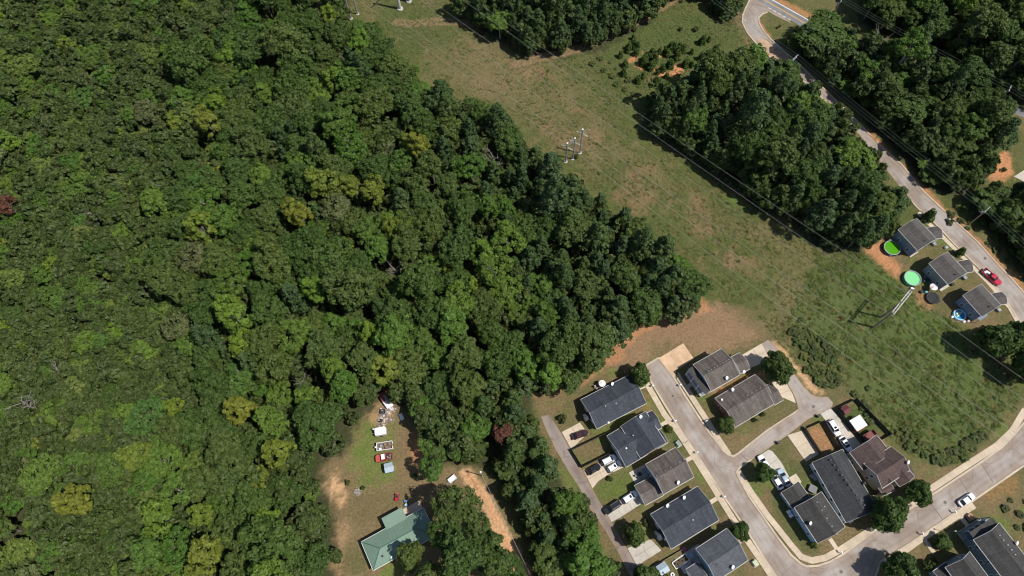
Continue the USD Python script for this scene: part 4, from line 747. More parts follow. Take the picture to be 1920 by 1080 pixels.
R_navy = roofmat('navy_shingles', (.052, .058, .072), .2); R_navy2 = roofmat('slate_shingles', (.088, .094, .106), .15); R_taupe = roofmat('weathered_taupe_shingles', (.118, .100, .088), .3); R_black = roofmat('black_shingles', (.050, .052, .055), .2); R_brown = roofmat('brown_shingles', (.088, .062, .056), .17); R_grey = roofmat('grey_brown_shingles', (.098, .089, .083), .15); R_char = roofmat('charcoal_shingles', (.058, .056, .053), .22)
W_white = mat('white_siding', (.62, .62, .60), .6, .06, 4, stretch=(.2, .2, 8)); W_beige = mat('beige_siding', (.42, .33, .24), .7, .06, 4, stretch=(.2, .2, 8)); W_blue = mat('blue_siding', (.22, .30, .38), .7, .06, 4, stretch=(.2, .2, 8)); W_slate = mat('slate_blue_siding', (.17, .20, .26), .7, .06, 4, stretch=(.2, .2, 8)); W_brick = mat('red_brick_wall', (.26, .12, .08), .85, .2, 8); W_grey = mat('grey_siding', (.20, .20, .20), .7, .06, 4, stretch=(.2, .2, 8)); W_teal = mat('pale_teal_siding', (.13, .168, .185), .7, .06, 4)

h = House('house', 'single storey house with broad navy shingle gable roof beside the woods at the street end', [(1087.5, 750), (1180, 702.5), (1212.5, 756), (1120, 803.5)], 3.0)
v = h.vol([(1087.5, 750), (1180, 702.5), (1212.5, 756), (1120, 803.5)], 3.0, R_navy, W_beige, windows=(1, 1, 1, 1), door=1, pitch=.46, garage=0)
h.vol([(1092, 777), (1106, 771), (1112, 783), (1098, 790)], 3.0, R_navy, W_beige, pitch=.5, trim=False, windows=(0, 0, 0, 0))
h.dish(1147, 720.5, v); h.vent(1141, 793, v, whitem, .2); h.vent(1155, 757, v); h.vent(1135, 762, v)

Z2 = lambda x, y: (1120 + x / 9, 760 + y / 9)
h = House('house', 'house with complex many gabled navy roof beside the wide driveway of white cars', [Z2(165, 515), Z2(870, 95), Z2(1190, 630), Z2(480, 1045)], 3.6)
vA = h.vol([Z2(400, 352), Z2(830, 97), Z2(1150, 640), Z2(725, 893)], 4.2, R_navy, W_beige, ridge='y', pitch=.55, windows=(0, 0, 1, 1), over=.3)
vB = h.vol([Z2(165, 515), Z2(520, 305), Z2(845, 830), Z2(480, 1045)], 3.3, R_navy, W_beige, ridge='x', pitch=.42, windows=(1, 0, 1, 1), garage=0, over=.3)
vC = h.vol([Z2(700, 190), Z2(920, 95), Z2(1095, 368), Z2(850, 500)], 3.5, R_navy, W_beige, ridge='x', pitch=.55, windows=(0, 1, 1, 1), door=1, over=.3)
vD = h.vol([Z2(900, 505), Z2(1060, 400), Z2(1188, 632), Z2(1010, 735)], 3.0, R_navy, W_beige, ridge='x', pitch=.5, windows=(0, 1, 0, 0), over=.3)
h.dish(1200, 782, vA); h.vent(1174, 841, vB, whitem, .15); h.vent(1187, 817, vA)

h = House('house', 'two storey house with weathered taupe roof, blue end wall and low garage wing', [(1210, 871), (1266, 839), (1302, 894), (1239, 929)], 5.0)
v = h.vol([(1210, 871), (1266, 839), (1302, 894), (1244, 927)], 5.0, R_taupe, W_blue, pitch=.46, storeys=2, door=1)
h.vol([(1189, 911), (1222, 893), (1246, 928), (1210, 947)], 2.9, R_taupe, W_blue, pitch=.46, garage=0, windows=(0, 0, 1, 1))
h.dish(1270, 905, v)
for q in [(1231, 892), (1247, 883), (1257, 877), (1266, 871), (1274, 867), (1282, 862)]: h.vent(*q, v, steel, .09)
h.put('patio', box(4.6, 3.2, .12, (0, 0, .06)), concrete_g, (G(1199, 889), h.ang))
ac = h.put('air_conditioner', box(.9, .9, .9, (0, 0, .45)), steel, (G(1206, 882), h.ang))

h = House('house', 'large navy gabled house without garage wing, next to the round shrub tree', [(1224, 961), (1309, 912), (1347, 975), (1249, 1035)], 3.0)
v = h.vol([(1224, 961), (1309, 912), (1347, 975), (1254, 1033)], 3.0, R_navy, W_grey, pitch=.5, garage=0, door=1)
h.vol([(1226, 997), (1244, 988), (1254, 1006), (1236, 1014)], 3.0, R_navy, W_grey, pitch=.5, windows=(1, 0, 0, 0), trim=False)
h.dish(1281, 933, v); h.dish(1250, 948, v); h.vent(1299, 975, v)

h = House('house', 'slate grey roofed two storey house with pale blue siding at the bottom edge', [(1305, 1029), (1364, 990), (1402, 1051), (1345, 1090)], 5.0)
v = h.vol([(1305, 1029), (1364, 990), (1402, 1051), (1343, 1090)], 5.0, R_navy2, W_blue, pitch=.5, storeys=2, door=1)
h.vol([(1284, 1069), (1306, 1055), (1338, 1098), (1316, 1112)], 2.9, R_navy2, W_blue, pitch=.5, garage=0, windows=(0, 0, 1, 1))
h.dish(1372, 1063, v); h.vent(1344, 1059, v, darkm)
h.put('patio', box(7, 4.0, .12, (0, 0, .06)), concrete_g, (G(1296, 1048), h.ang))

Z6 = lambda x, y: (1280 + x / 10.29, 640 + y / 10.29)
c6 = [Z6(190, 455), Z6(745, 145), Z6(1108, 640), Z6(560, 960)]
h = House('house', 'two storey house with weathered taupe roof and a white two level porch facing the street', c6, 5.3)
v = h.vol(c6, 5.3, R_taupe, W_white, pitch=.46, storeys=2, windows=(1, 1, 1, 1), door=0)
h.vol([Z6(915, 315), Z6(1095, 222), Z6(1320, 520), Z6(1120, 625)], 3.1, R_taupe, W_white, pitch=.46, garage=1, windows=(0, 0, 1, 1))
h.dish(1361, 709.5, v); h.dish(1393, 698, v)
for i in range(8): h.vent(1328 + i * 5.4, 696.5 - i * 3.05, v, steel, .085)
fr, L, D, ze, rise = v; pd = 2.0; xe = -(L / 2 - .28)
h.put('porch_floor', box(pd, D - 1, .2, (xe - pd / 2 - .03, 0, .35)), concrete_g, fr); h.put('porch_deck', box(pd, D - 1, .18, (xe - pd / 2 - .03, 0, 2.8)), W_slate, fr)
h.put('porch_roof', box(pd + .1, D - .6, .12, (xe - pd / 2 - .08, 0, 5.02)), R_char, fr)
for i in range(4):
    y = -D / 2 + .65 + (D - 1.3) * i / 3; h.put('porch_post', box(.2, .2, 4.8, (xe - pd + .08, y, 2.55)), white, fr)
for zz in (1.35, 3.85):
    h.put('railing', [box(.08, D - 1.3, .08, (xe - pd + .2, 0, zz)), box(.08, D - 1.3, .06, (xe - pd + .2, 0, zz - .75))] + [box(.05, .05, .72, (xe - pd + .2, -D / 2 + .75 + k * .35, zz - .38)) for k in range(int((D - 1.4) / .35))], white, fr)

h = House('house', 'long single storey house with dark taupe roof and brick end wall', [(1340, 747), (1416, 702), (1453, 757), (1377, 802)], 3.0)
v = h.vol([(1340, 747), (1416, 702), (1455, 755), (1379, 801)], 3.0, R_taupe, W_brick, pitch=.46, door=0, garage=1)
h.vol([(1430, 727), (1446, 718), (1468, 750), (1452, 760)], 3.0, R_taupe, W_brick, pitch=.46, windows=(0, 0, 0, 0))
h.dish(1372, 731.5, v); h.vent(1353, 750, v, whitem, .2)
for q in [(1401, 742), (1409, 738), (1417, 733), (1425, 728), (1433, 723)]: h.vent(*q, v, steel, .085)

Q4 = lambda x, y: (1440 + x / 4, 810 + y / 4)
c8 = [Q4(195, 565), Q4(400, 450), Q4(580, 710), Q4(375, 835)]
h = House('house', 'corner house with charcoal roof, pale blue side wall and white dish near the street junction', c8, 4.4)
v = h.vol(c8, 4.4, R_char, W_blue, ridge='y', pitch=.5, storeys=1, windows=(1, 1, 1, 1), door=0)
h.vol([Q4(95, 455), Q4(215, 380), Q4(330, 480), Q4(190, 575)], 2.9, R_char, W_blue, ridge='y', pitch=.5, garage=1, windows=(0, 0, 1, 1))
h.dish(1517, 981, v)
for i in range(5): h.vent(1531 + i * 9.3, 942 + i * 15, v, steel, .085)
h.vent(1545, 950, v, steel, .09)
h.put('porch_floor', box(2.4, 2.4, .3, (0, 0, .15)), concrete, (G(1490, 900), h.ang)); h.put('air_conditioner', box(.8, .8, .8, (0, 0, .4)), whitem, (G(1478, 960), h.ang)); h.put('air_conditioner', box(.8, .8, .8, (0, 0, .4)), whitem, (G(1482, 967), h.ang))

c9 = [Q4(300, 240), Q4(537, 140), Q4(845, 560), Q4(618, 668)]
h = House('house', 'long house with near black roof and white eave, partly under the largest street tree', c9, 3.2)
v = h.vol(c9, 3.2, R_black, W_white, ridge='y', pitch=.5, windows=(1, 1, 1, 1), door=0)
h.vol([Q4(388, 196), Q4(432, 168), Q4(462, 212), Q4(418, 240)], 3.1, R_black, W_grey, ridge='y', pitch=.6, windows=(0, 0, 0, 0), trim=False)
h.vol([Q4(590, 665), Q4(690, 600), Q4(705, 630), Q4(612, 690)], 3.0, R_black, W_white, ridge='x', pitch=.4, windows=(0, 0, 0, 0), trim=False)
h.dish(1618, 906, v, darkm)
for i in range(10): h.vent(1556.5 + i * 7, 863 + i * 9.4, v, darkm, .14)
h.put('air_conditioner', box(.9, .9, .9, (0, 0, .45)), steel, (G(1522, 893), h.ang)); h.put('air_conditioner', box(.8, .8, .8, (0, 0, .4)), steel, (G(1527, 898), h.ang))

Z10 = lambda x, y: (1580 + x / 7.71, 800 + y / 7.71)
cA = [Z10(310, 540), Z10(700, 285), Z10(970, 635), Z10(570, 890)]
h = House('house', 'two storey house with brown many gabled roof and beige side wall', cA, 5.3)
vA = h.vol(cA, 5.3, R_brown, W_beige, ridge='x', pitch=.62, storeys=2, windows=(1, 1, 0, 0), over=.3)
h.vol([Z10(105, 367), Z10(497, 112), Z10(690, 380), Z10(300, 640)], 4.6, R_brown, W_beige, ridge='y', pitch=.5, storeys=1, windows=(1, 1, 1, 1), garage=0, over=.3)
h.vol([Z10(640, 640), Z10(850, 495), Z10(1048, 715), Z10(830, 865)], 4.6, R_brown, W_beige, ridge='y', pitch=.6, windows=(1, 0, 0, 0), over=.3)
h.vol([Z10(495, 875), Z10(665, 800), Z10(760, 920), Z10(590, 1003)], 3.0, R_brown, W_beige, ridge='x', pitch=.3, windows=(0, 0, 0, 0), door=0, over=.3)
h.vol([Z10(590, 700), Z10(660, 660), Z10(720, 780), Z10(650, 830)], 5.6, R_brown, W_beige, ridge='y', pitch=.7, windows=(0, 0, 0, 0), zb=4.5, trim=False)
h.vol([Z10(880, 560), Z10(980, 560), Z10(1055, 715), Z10(985, 775)], 3.2, R_brown, W_beige, ridge='y', pitch=.3, windows=(0, 0, 0, 0), trim=False)
h.dish(1700, 867, vA)
h.put('deck', [box(3.6, 1.8, .14, (0, 0, 1.0)), box(3.6, .08, .9, (0, .9, 1.5)), box(.08, 1.7, .9, (1.8, 0, 1.5)), box(.08, 1.7, .9, (-1.8, 0, 1.5)), box(1.2, .6, .4, (-.7, .2, 1.27))], mat('red_deck', (.17, .05, .045), .7, .3, 3), (G(1626, 819), h.ang))

Z11 = lambda x, y: (1720 + x / 9, 960 + y / 9)
c11 = [Z11(930, 480), Z11(1370, 190), Z11(1990, 935), Z11(1550, 1225)]
h = House('house', 'dark roofed two storey house with blue double porch at the lower right corner', c11, 5.6)
v = h.vol(c11, 5.6, R_char, W_teal, ridge='y', pitch=.46, storeys=2)
fr, L, D, ze, rise = v
end = 1 if np.dot([math.cos(fr[1]), math.sin(fr[1])], GP([Z11(900, 300)], 3)[0] - fr[0]) > 0 else -1
xe = end * (L / 2 - .28)
h.put('porch_deck', box(2.2, D - .8, .2, (xe + end * 1.15, 0, 2.9)), W_slate, fr); h.put('porch_roof', box(1.9, D - .8, .14, (xe + end * 1.0, 0, 5.25)), R_char, fr); h.put('porch_floor', box(2.2, D - .8, .2, (xe + end * 1.15, 0, .3)), concrete_g, fr)
for i in range(5): h.put('porch_post', box(.18, .18, 5.1, (xe + end * 2.15, -D / 2 + .6 + (D - 1.2) * i / 4, 2.65)), W_teal, fr)
for zz in (1.3, 3.95): h.put('railing', [box(.08, D - 1.2, .08, (xe + end * 2.12, 0, zz)), box(.06, D - 1.2, .6, (xe + end * 2.12, 0, zz - .45))], W_teal, fr)
h.dish(1903, 1018, v)
for q in [(1873, 1004), (1880, 1013), (1888, 1022), (1895, 1031), (1902, 1040)]: h.vent(*q, v, steel, .085)
cb = [(1772, 1064), (1818, 1034), (1866, 1098), (1820, 1128)]
h = House('house', 'charcoal roofed house with front gable at the bottom edge, left of the double porch house', cb, 5.0)
v = h.vol(cb, 5.0, R_char, W_teal, ridge='y', pitch=.62, storeys=2)
h.vol([(1750, 1071), (1774, 1054), (1795, 1082), (1770, 1100)], 3.2, R_char, W_teal, ridge='x', pitch=.4, windows=(1, 0, 1, 1))

# green metal roof
Z7 = lambda x, y: (600 + x / 5.333, 880 + y / 5.333)
G_roof = mat('green_metal_roof', (.165, .245, .185), .5, .08, 1.2, metal=.05, var2=.05); G_dark = mat('green_metal_cap', (.075, .185, .15), .4, metal=.2)
cg = [Z7(408, 728), Z7(1035, 385), Z7(1160, 660), Z7(538, 1010)]
h = House('farmhouse', 'low house with green standing seam metal roof under oaks in the clearing', cg, 2.9); h.capm = G_dark
v = h.vol(cg, 2.9, G_roof, W_brick, ridge='x', kind='hip', pitch=.42, windows=(1, 1, 1, 1))
v2 = h.vol([Z7(610, 492), Z7(812, 384), Z7(895, 530), Z7(690, 645)], 3.0, G_roof, W_brick, ridge='x', kind='shed', pitch=.06, windows=(0, 0, 0, 0), trim=False)
h.vol([Z7(620, 770), Z7(720, 715), Z7(800, 865), Z7(700, 920)], 3.05, G_roof, W_brick, ridge='y', pitch=.4, windows=(0, 0, 0, 0), trim=False)
fr, L, D, ze, rise = v
ribs = []
for k in range(int(L / .9)):
    x = -L / 2 + .45 + k * .9; reach = min(1, (L / 2 - abs(x)) / (D / 2))
    for sg in (-1, 1): ribs.append(tube([(x, sg * D / 2, ze + .02), (x, sg * D / 2 * (1 - reach), ze + rise * reach + .02)], .035, .035, 4))
h.put('standing_seam', ribs, G_roof, fr)
h.vent(718, 1043, v, darkm, .16); h.vent(735, 1045, v, whitem, .2)
h.put('back_patio', box(6, 2.4, .12, (0, 0, .06)), concrete, (G(770, 957), h.ang))

# the three small houses on the right
Z13 = lambda x, y: (1640 + x / 4.696, 390 + y / 4.696)
def small_house(dx, dy, wm, label, lab2):
    o = lambda x, y: Z13(x + dx, y + dy)
    cs = [o(210, 190), o(372, 88), o(545, 275), o(375, 375)]
    # main block: long ridge parallel to the road, rear wall of two storeys
    h = House('small_house', label, cs, 4.9)
    v = h.vol(cs, 4.9, R_grey, wm, ridge='y', pitch=.46, storeys=2, windows=(1, 1, 1, 1))
    h.vol([o(450, 165), o(560, 165), o(592, 255), o(510, 285)], 3.0, R_grey, W_white, ridge='x', pitch=.5, garage=1, windows=(0, 0, 0, 0))
    h.put('back_deck', [box(3.2, 2.6, .15, (0, 0, 2.3)), box(.14, .14, 2.2, (1.4, 1.1, 1.1)), box(.14, .14, 2.2, (-1.4, 1.1, 1.1)), box(.14, .14, 2.2, (1.4, -1.1, 1.1)), box(.14, .14, 2.2, (-1.4, -1.1, 1.1))] if lab2 else [box(3.2, 2.6, .2, (0, 0, .1))], W_slate if lab2 else concrete_g, (G(*o(320, 385)), h.ang))
    h.vent(*o(440, 290), v, darkm, .1); h.put('air_conditioner', box(.9, .9, .9, (0, 0, .45)), steel, (G(*o(515, 325)), h.ang))
small_house(0, 0, W_slate, 'grey roofed house with slate blue walls nearest the pine wood, by the dark green pool', False)
small_house(270, 297, W_grey, 'grey roofed house with dark grey walls, middle of the three by the road', False)
small_house(568, 580, W_slate, 'grey roofed house with pale slate walls, lowest of the three by the road', True)

# ------------------------------------------------------------------ vehicles
def outline(L, W, n=32, p=3.2, nose=.0):
    a = np.linspace(0, 2 * np.pi, n, endpoint=False); x = np.sign(np.cos(a)) * np.abs(np.cos(a)) ** (2 / (p + 1.2)) * L / 2; y = np.sign(np.sin(a)) * np.abs(np.sin(a)) ** (2 / p) * W / 2
    y = y * (1 - nose * np.clip(x / (L / 2), 0, 1) ** 3); return np.column_stack([x, y])
def ring(o, z, sx=1, sy=1, dx=0): return np.column_stack([o[:, 0] * sx + dx, o[:, 1] * sy, np.full(len(o), z)])
def car(name, px, py, dirpx, L, paint, label, kind='sedan', cat='car', sunroof=False, group=None, bedload=None):
    c = G(px, py, .8); e = G(px + dirpx[0], py + dirpx[1], .8) - c; rz = math.atan2(e[1], e[0]); W = {'sedan': 1.8, 'suv': 1.92, 'pickup': 2.0}[kind]
    t = thing(name, label, cat, (c[0], c[1], 0), rz, group); hd = {'sedan': .92, 'suv': 1.08, 'pickup': 1.12}[kind]; ht = {'sedan': 1.45, 'suv': 1.78, 'pickup': 1.85}[kind]
    o = outline(L, W, 32, 4.5, .1)
    if kind == 'pickup':
        cabx0, cabx1 = -.08 * L, .2 * L; bl = L * .4; bx = -L / 2 + bl / 2
        fo = outline(L - bl + .02, W, 32, 4.5, .1); fx = bl / 2
        body = loft([ring(fo, .32, .97, .94, fx), ring(fo, .5, 1, 1, fx), ring(fo, .85, 1, 1, fx), ring(fo, hd - .06, .985, .98, fx), ring(fo, hd, .955, .93, fx)])
        obj('body', body, paint, t, 40)
        bw_ = W - .06
        obj('bed', [box(bl, bw_, .12, (bx, 0, .6)), box(bl, .09, .62, (bx, bw_ / 2 - .045, .85)), box(bl, .09, .62, (bx, -bw_ / 2 + .045, .85)), box(.09, bw_ - .2, .62, (-L / 2 + .05, 0, .85)), box(.09, bw_ - .2, .62, (bx + bl / 2 - .06, 0, .85))], paint, t)
        obj('bed_liner', box(bl - .22, bw_ - .2, .03, (bx, 0, .68)), darkm, t)
        if bedload is not None: obj('bed_load', bedload(bx, bl), bedload.m, t)
        g0, g1, r0, r1 = -L / 2 + bl + .02, .24 * L, -L / 2 + bl + .2, .13 * L
    elif kind == 'suv': g0, g1, r0, r1 = -.485 * L, .27 * L, -.42 * L, .12 * L
    else: g0, g1, r0, r1 = -.4 * L, .25 * L, -.22 * L, .08 * L
    if kind != 'pickup':
        body = loft([ring(o, .26, .96, .92), ring(o, .42, .995, .985), ring(o, .66, 1, 1), ring(o, hd - .1, .99, .98), ring(o, hd, .95, .91)]); obj('body', body, paint, t, 40)
    def quad4(x0, x1, w, z): return np.array([(x0, -w, z), (x1, -w * .93, z), (x1, w * .93, z), (x0, w, z)])
    wl, wr = W / 2 * .9, W / 2 * .73
    obj('windows', loft([quad4(g0, g1, wl, hd - .03), quad4(r0 - .02, r1 + .03, wr, ht - .05)]), glass, t)
    pil = []
    for sy_ in (-1, 1):
        for (a, b) in (((g1, wl * .93), (r1, wr * .93)), ((g0, wl), (r0, wr)), (((g0 + g1) / 2 - .1, wl * .97), ((r0 + r1) / 2 - .1, wr * .97))): pil.append(tube([(a[0], sy_ * (a[1] + .005), hd - .03), (b[0], sy_ * (b[1] + .005), ht - .05)], .055, .05, 4))
    obj('roof', [loft([quad4(r0 - .06, r1 + .05, wr + .02, ht - .06), quad4(r0, r1, wr - .03, ht + .01), quad4(r0 + .25, r1 - .25, wr - .22, ht + .035)])] + pil, paint, t)
    if sunroof: obj('sunroof', box(.55, .75, .02, (r1 - .45, 0, ht + .035)), glass, t)
    if kind == 'suv' and not sunroof: obj('roof_rack', [box(r1 - r0 - .5, .05, .06, ((r0 + r1) / 2, s_ * (wr - .12), ht + .06)) for s_ in (-1, 1)], steel, t)
    rw = .33 if kind == 'sedan' else .38
    for x in (-.3 * L, .31 * L):
        for s_ in (-1, 1):
            m = trimesh.creation.cylinder(radius=rw, height=.22, sections=18); m.apply_transform(trimesh.transformations.rotation_matrix(math.pi / 2, [1, 0, 0])); m.apply_translation([x, s_ * (W / 2 - .1), rw]); ty = obj('wheel', m, rubber, t)
            m2 = trimesh.creation.cylinder(radius=rw * .62, height=.03, sections=12); m2.apply_transform(trimesh.transformations.rotation_matrix(math.pi / 2, [1, 0, 0])); m2.apply_translation([x, s_ * (W / 2 + .022), rw]); obj('rim', m2, rimm, ty)
    for s_ in (-1, 1):
        obj('headlight', box(.2, .38, .14, (L / 2 - .16, s_ * (W / 2 - .36), .68)), mat('headlamp', (.7, .72, .75), .15), t); obj('tail_light', box(.1, .3, .2, (-L / 2 + .03, s_ * (W / 2 - .27), .78)), redl, t)
        obj('mirror', box(.12, .2, .14, (g1 - .28, s_ * (W / 2 + .07), hd + .06)), paint, t)
    obj('bumper', box(.1, W * .78, .2, (L / 2 - .03, 0, .42)), darkm, t); obj('bumper', box(.1, W * .8, .2, (-L / 2 + .02, 0, .42)), darkm, t)
    return t
P_white = mat('white_car_paint', (.78, .79, .8), .3, coat=.5); P_black = mat('black_car_paint', (.012, .013, .016), .22, coat=.6); P_mar = mat('dark_maroon_car_paint', (.05, .015, .018), .25, coat=.6); P_red = mat('red_car_paint', (.48, .02, .045), .3, coat=.5); P_redo = mat('faded_red_paint', (.45, .07, .06), .5); P_silver = mat('silver_blue_car_paint', (.30, .38, .46), .28, metal=.3, coat=.5)
car('sedan', 1087, 814.5, (35, -12.5), 4.6, P_mar, 'dark maroon sedan nosed against the first navy roofed house')
car('sport_utility', 1141.5, 862.5, (110, -57), 4.1, P_white, 'white car furthest uphill of the three on the wide driveway', 'suv')
car('sedan', 1152, 874.5, (100, -65), 4.05, P_white, 'white car with sunroof, lower of the two white ones on the wide driveway', 'suv', sunroof=True)
car('sedan', 1113, 879.5, (97, -58), 3.95, P_black, 'black sedan next to the alley on the wide driveway')
car('sport_utility', 1181, 932, (105, -68), 4.3, P_white, 'white wagon with sunroof in front of the taupe garage wing', 'suv', sunroof=True)
car('sport_utility', 1148, 951, (-120, 80), 5.0, P_black, 'black sport utility vehicle with roof rails beside the alley', 'suv')
car('sport_utility', 1563.5, 802.5, (55, 88), 4.5, P_white, 'white sport utility vehicle with dark roof glass between the fenced yards', 'suv', sunroof=True)
car('sedan', 1585.5, 832, (60, 88), 4.3, P_white, 'white sedan against the brown roofed house garage', sunroof=True)
car('sedan', 1470, 895.5, (-52, -88), 4.8, P_silver, 'silver blue sedan on the corner house driveway')
car('sedan', 1456, 901.5, (-60, -92), 4.8, P_white, 'white sedan beside the silver blue one on the corner house driveway')
car('sedan', 1433, 868, (-55, -88), 4.5, P_white, 'white car half hidden by the dark round driveway tree')
car('sedan', 1812.5, 937, (110, -72), 4.9, P_white, 'white sedan parked at the kerb of the cross street')
lm_ = whitem
def _load(bx, bl): return [box(1.3, .75, .35, (bx + .1, .2, .95), .2), box(.7, .5, .4, (bx - .35, -.45, .92), -.3)]
_load.m = mat('white_sacks', (.6, .6, .6), .7)
car('pickup_truck', 1859.5, 519.5, (118, 102), 5.9, P_red, 'bright red pickup truck with white load parked at the right road', 'pickup', 'pickup truck', bedload=_load)
def _junk(bx, bl): return [box(.5, .7, .4, (bx + .3, .2, .9), .3), box(.6, .4, .3, (bx - .35, -.3, .9), 1.0), cyl(.3, .35, (bx - .3, .4, .9))]
_junk.m = mat('junk_brown', (.2, .16, .13), .8, .4, 4)
t = car('pickup_truck', 720, 857.5, (-160, 30), 4.5, P_redo, 'faded red old pickup with white cab roof on the clearing lawn', 'pickup', 'pickup truck', bedload=_junk)
obj('cab_roof_cover', box(.95, 1.4, .06, (.1, 0, 1.93)), whitem, t)

# ------------------------------------------------------------------ fences
def fence(pts, label, ma=fencem, h=1.8, step=2.4, rail=True):
    w = GP(pts); t = thing('fence', label, 'fence')
    for a, b in zip(w[:-1], w[1:]):
        L = np.linalg.norm(b - a); n = max(1, round(L / step)); d = (b - a) / L; ang = math.atan2(d[1], d[0])
        for i in range(n):
            p = a + d * L * (i + .5) / n; pl = L / n - .12
            bd = []; k = max(2, int(pl / .16))
            for j in range(k):
                q = (-pl / 2 + pl * (j + .5) / k); bd.append(box(pl / k - .012, .025, h - .08 + (j * 7 % 3) * .012, (q, .0, (h - .08) / 2 + .03)))
            bd += [box(pl, .05, .09, (0, .04, .4)), box(pl, .05, .09, (0, .04, h - .4))]
            m = trimesh.util.concatenate(bd); m.apply_transform(trimesh.transformations.rotation_matrix(ang, [0, 0, 1])); m.apply_translation([p[0], p[1], 0]); obj('panel', m, ma, t)
            q = a + d * L * i / n; obj('post', box(.11, .11, h + .1, (q[0], q[1], (h + .1) / 2), ang), ma, t)
        obj('post', box(.1, .1, h + .1, (b[0], b[1], (h + .1) / 2), ang), ma, t)
fence([(1140, 812), (1071, 845), (1091, 877), (1154, 845)], 'dark wooden fence round the dry yard of the complex navy roofed house')
fence([(1537, 853), (1507, 806), (1541, 791), (1573, 846)], 'dark wooden fence round the narrow clay yard of the near black roofed house')
fence([(1618, 829), (1565, 768), (1602, 750), (1667, 816), (1653, 824)], 'tall black fence round the yard with the white canopy', mat('black_fence', (.02, .02, .022), .8, .2, 4))
fence([(1208, 1070), (1237, 1055), (1283, 1028)], 'thin pale wire fence behind the slate roofed house', mat('pale_wood_fence', (.4, .36, .3), .8, .1, 4), .9)

# ------------------------------------------------------------------ pools, sheds, yard things
def disc(pts_r, z0, z1, r, name, ma, t, n=36): return obj(name, cyl(r, z1 - z0, (0, 0, (z0 + z1) / 2), n), ma, t)
def ringmesh(r0, r1, z0, z1, n=36):
    a = Point(0, 0).buffer(r1, n // 4).difference(Point(0, 0).buffer(r0, n // 4)); return prism(a, z1 - z0, z0)
def pool(px, py, r, wcol, wall, label, hgt=1.2):
    c = G(px, py, hgt); t = thing('pool', label, 'pool', (c[0], c[1], 0))
    obj('pool_wall', ringmesh(r - .09, r, 0, hgt), wall, t); obj('rim', ringmesh(r - .14, r + .07, hgt, hgt + .06), mat('pool_rim', (.3, .33, .33), .5), t)
    obj('water', cyl(r - .1, .1, (0, 0, hgt - .25), 36), wcol, t)
    for k in range(12): a = k * math.pi / 6; obj('upright', box(.1, .16, hgt + .02, (math.cos(a) * (r + .055), math.sin(a) * (r + .055), (hgt + .02) / 2), a), mat('pool_upright', (.12, .13, .13), .5), t)
    return t
t = pool(1673, 464.5, 2.35, mat('algae_water', (.075, .30, .008), .12, spec=.5), mat('dark_liner', (.04, .05, .05), .5), 'round above ground pool full of dark green algae water'); obj('ladder', [box(.05, .5, 1.5, (.3, 2.5, .8)), box(.05, .5, 1.5, (-.3, 2.5, .8))] + [box(.6, .08, .05, (0, 2.5, .3 + k * .35)) for k in range(4)], whitem, t)
t = pool(1711.5, 521.5, 2.35, mat('milky_green_water', (.22, .62, .27), .12, spec=.5), mat('green_liner', (.05, .30, .16), .5), 'round above ground pool with milky light green water'); obj('pump', [cyl(.3, .7, (-.6, -2.9, .35)), box(.5, .3, .4, (0, -2.95, .2))], whitem, t)
c = G(1800, 590, .7); t = thing('paddling_pool', 'small round blue and white pool with a yellow float behind the lowest small house', 'pool', (c[0], c[1], 0))
obj('pool_wall', ringmesh(1.5, 1.72, 0, .75), mat('white_blue_vinyl', (.55, .66, .74), .4), t); obj('water', cyl(1.51, .1, (0, 0, .5), 30), mat('blue_water', (.03, .28, .52), .1, spec=.5), t)
obj('float', [box(2.4, .3, .14, (0, .15, .62), .75), box(1.0, .5, .16, (-.5, .5, .62), .75)], mat('yellow_float', (.72, .70, .38), .5), t)
c = G(1750.5, 558, 1); t = thing('trampoline', 'round black trampoline with safety net behind the middle small house', 'trampoline', (c[0], c[1], 0))
obj('mat', cyl(1.65, .04, (0, 0, .8), 28), mat('trampoline_black', (.015, .015, .017), .7), t); obj('frame', ringmesh(1.65, 1.85, .76, .84), darkm, t)
for k in range(6): a = k * math.pi / 3; obj('net_pole', tube([(1.85 * math.cos(a), 1.85 * math.sin(a), 0), (1.85 * math.cos(a), 1.85 * math.sin(a), 2.4)], .04), darkm, t)
obj('net_hoop', ringmesh(1.8, 1.86, 2.36, 2.41), darkm, t)
c = G(1751.5, 537.5, 2.2); t = thing('patio_umbrella', 'white and pink patio umbrella behind the middle small house', 'umbrella', (c[0], c[1], 0))
for k in range(8):
    a0, a1 = k * math.pi / 4, (k + 1) * math.pi / 4; r = 1.15; v = np.array([(0, 0, 2.5), (r * math.cos(a0), r * math.sin(a0), 2.05), (r * math.cos(a1), r * math.sin(a1), 2.05), (0, 0, 2.46), (r * math.cos(a0), r * math.sin(a0), 2.01), (r * math.cos(a1), r * math.sin(a1), 2.01)])
    obj('canopy_panel', trimesh.Trimesh(v, [[0, 1, 2], [3, 5, 4], [0, 3, 4], [0, 4, 1], [1, 4, 5], [1, 5, 2], [2, 5, 3], [2, 3, 0]], process=False), white if k % 4 else mat('pink_cloth', (.6, .35, .4), .7), t)
obj('pole', cyl(.04, 2.4, (0, 0, 1.2), 8), steel, t)
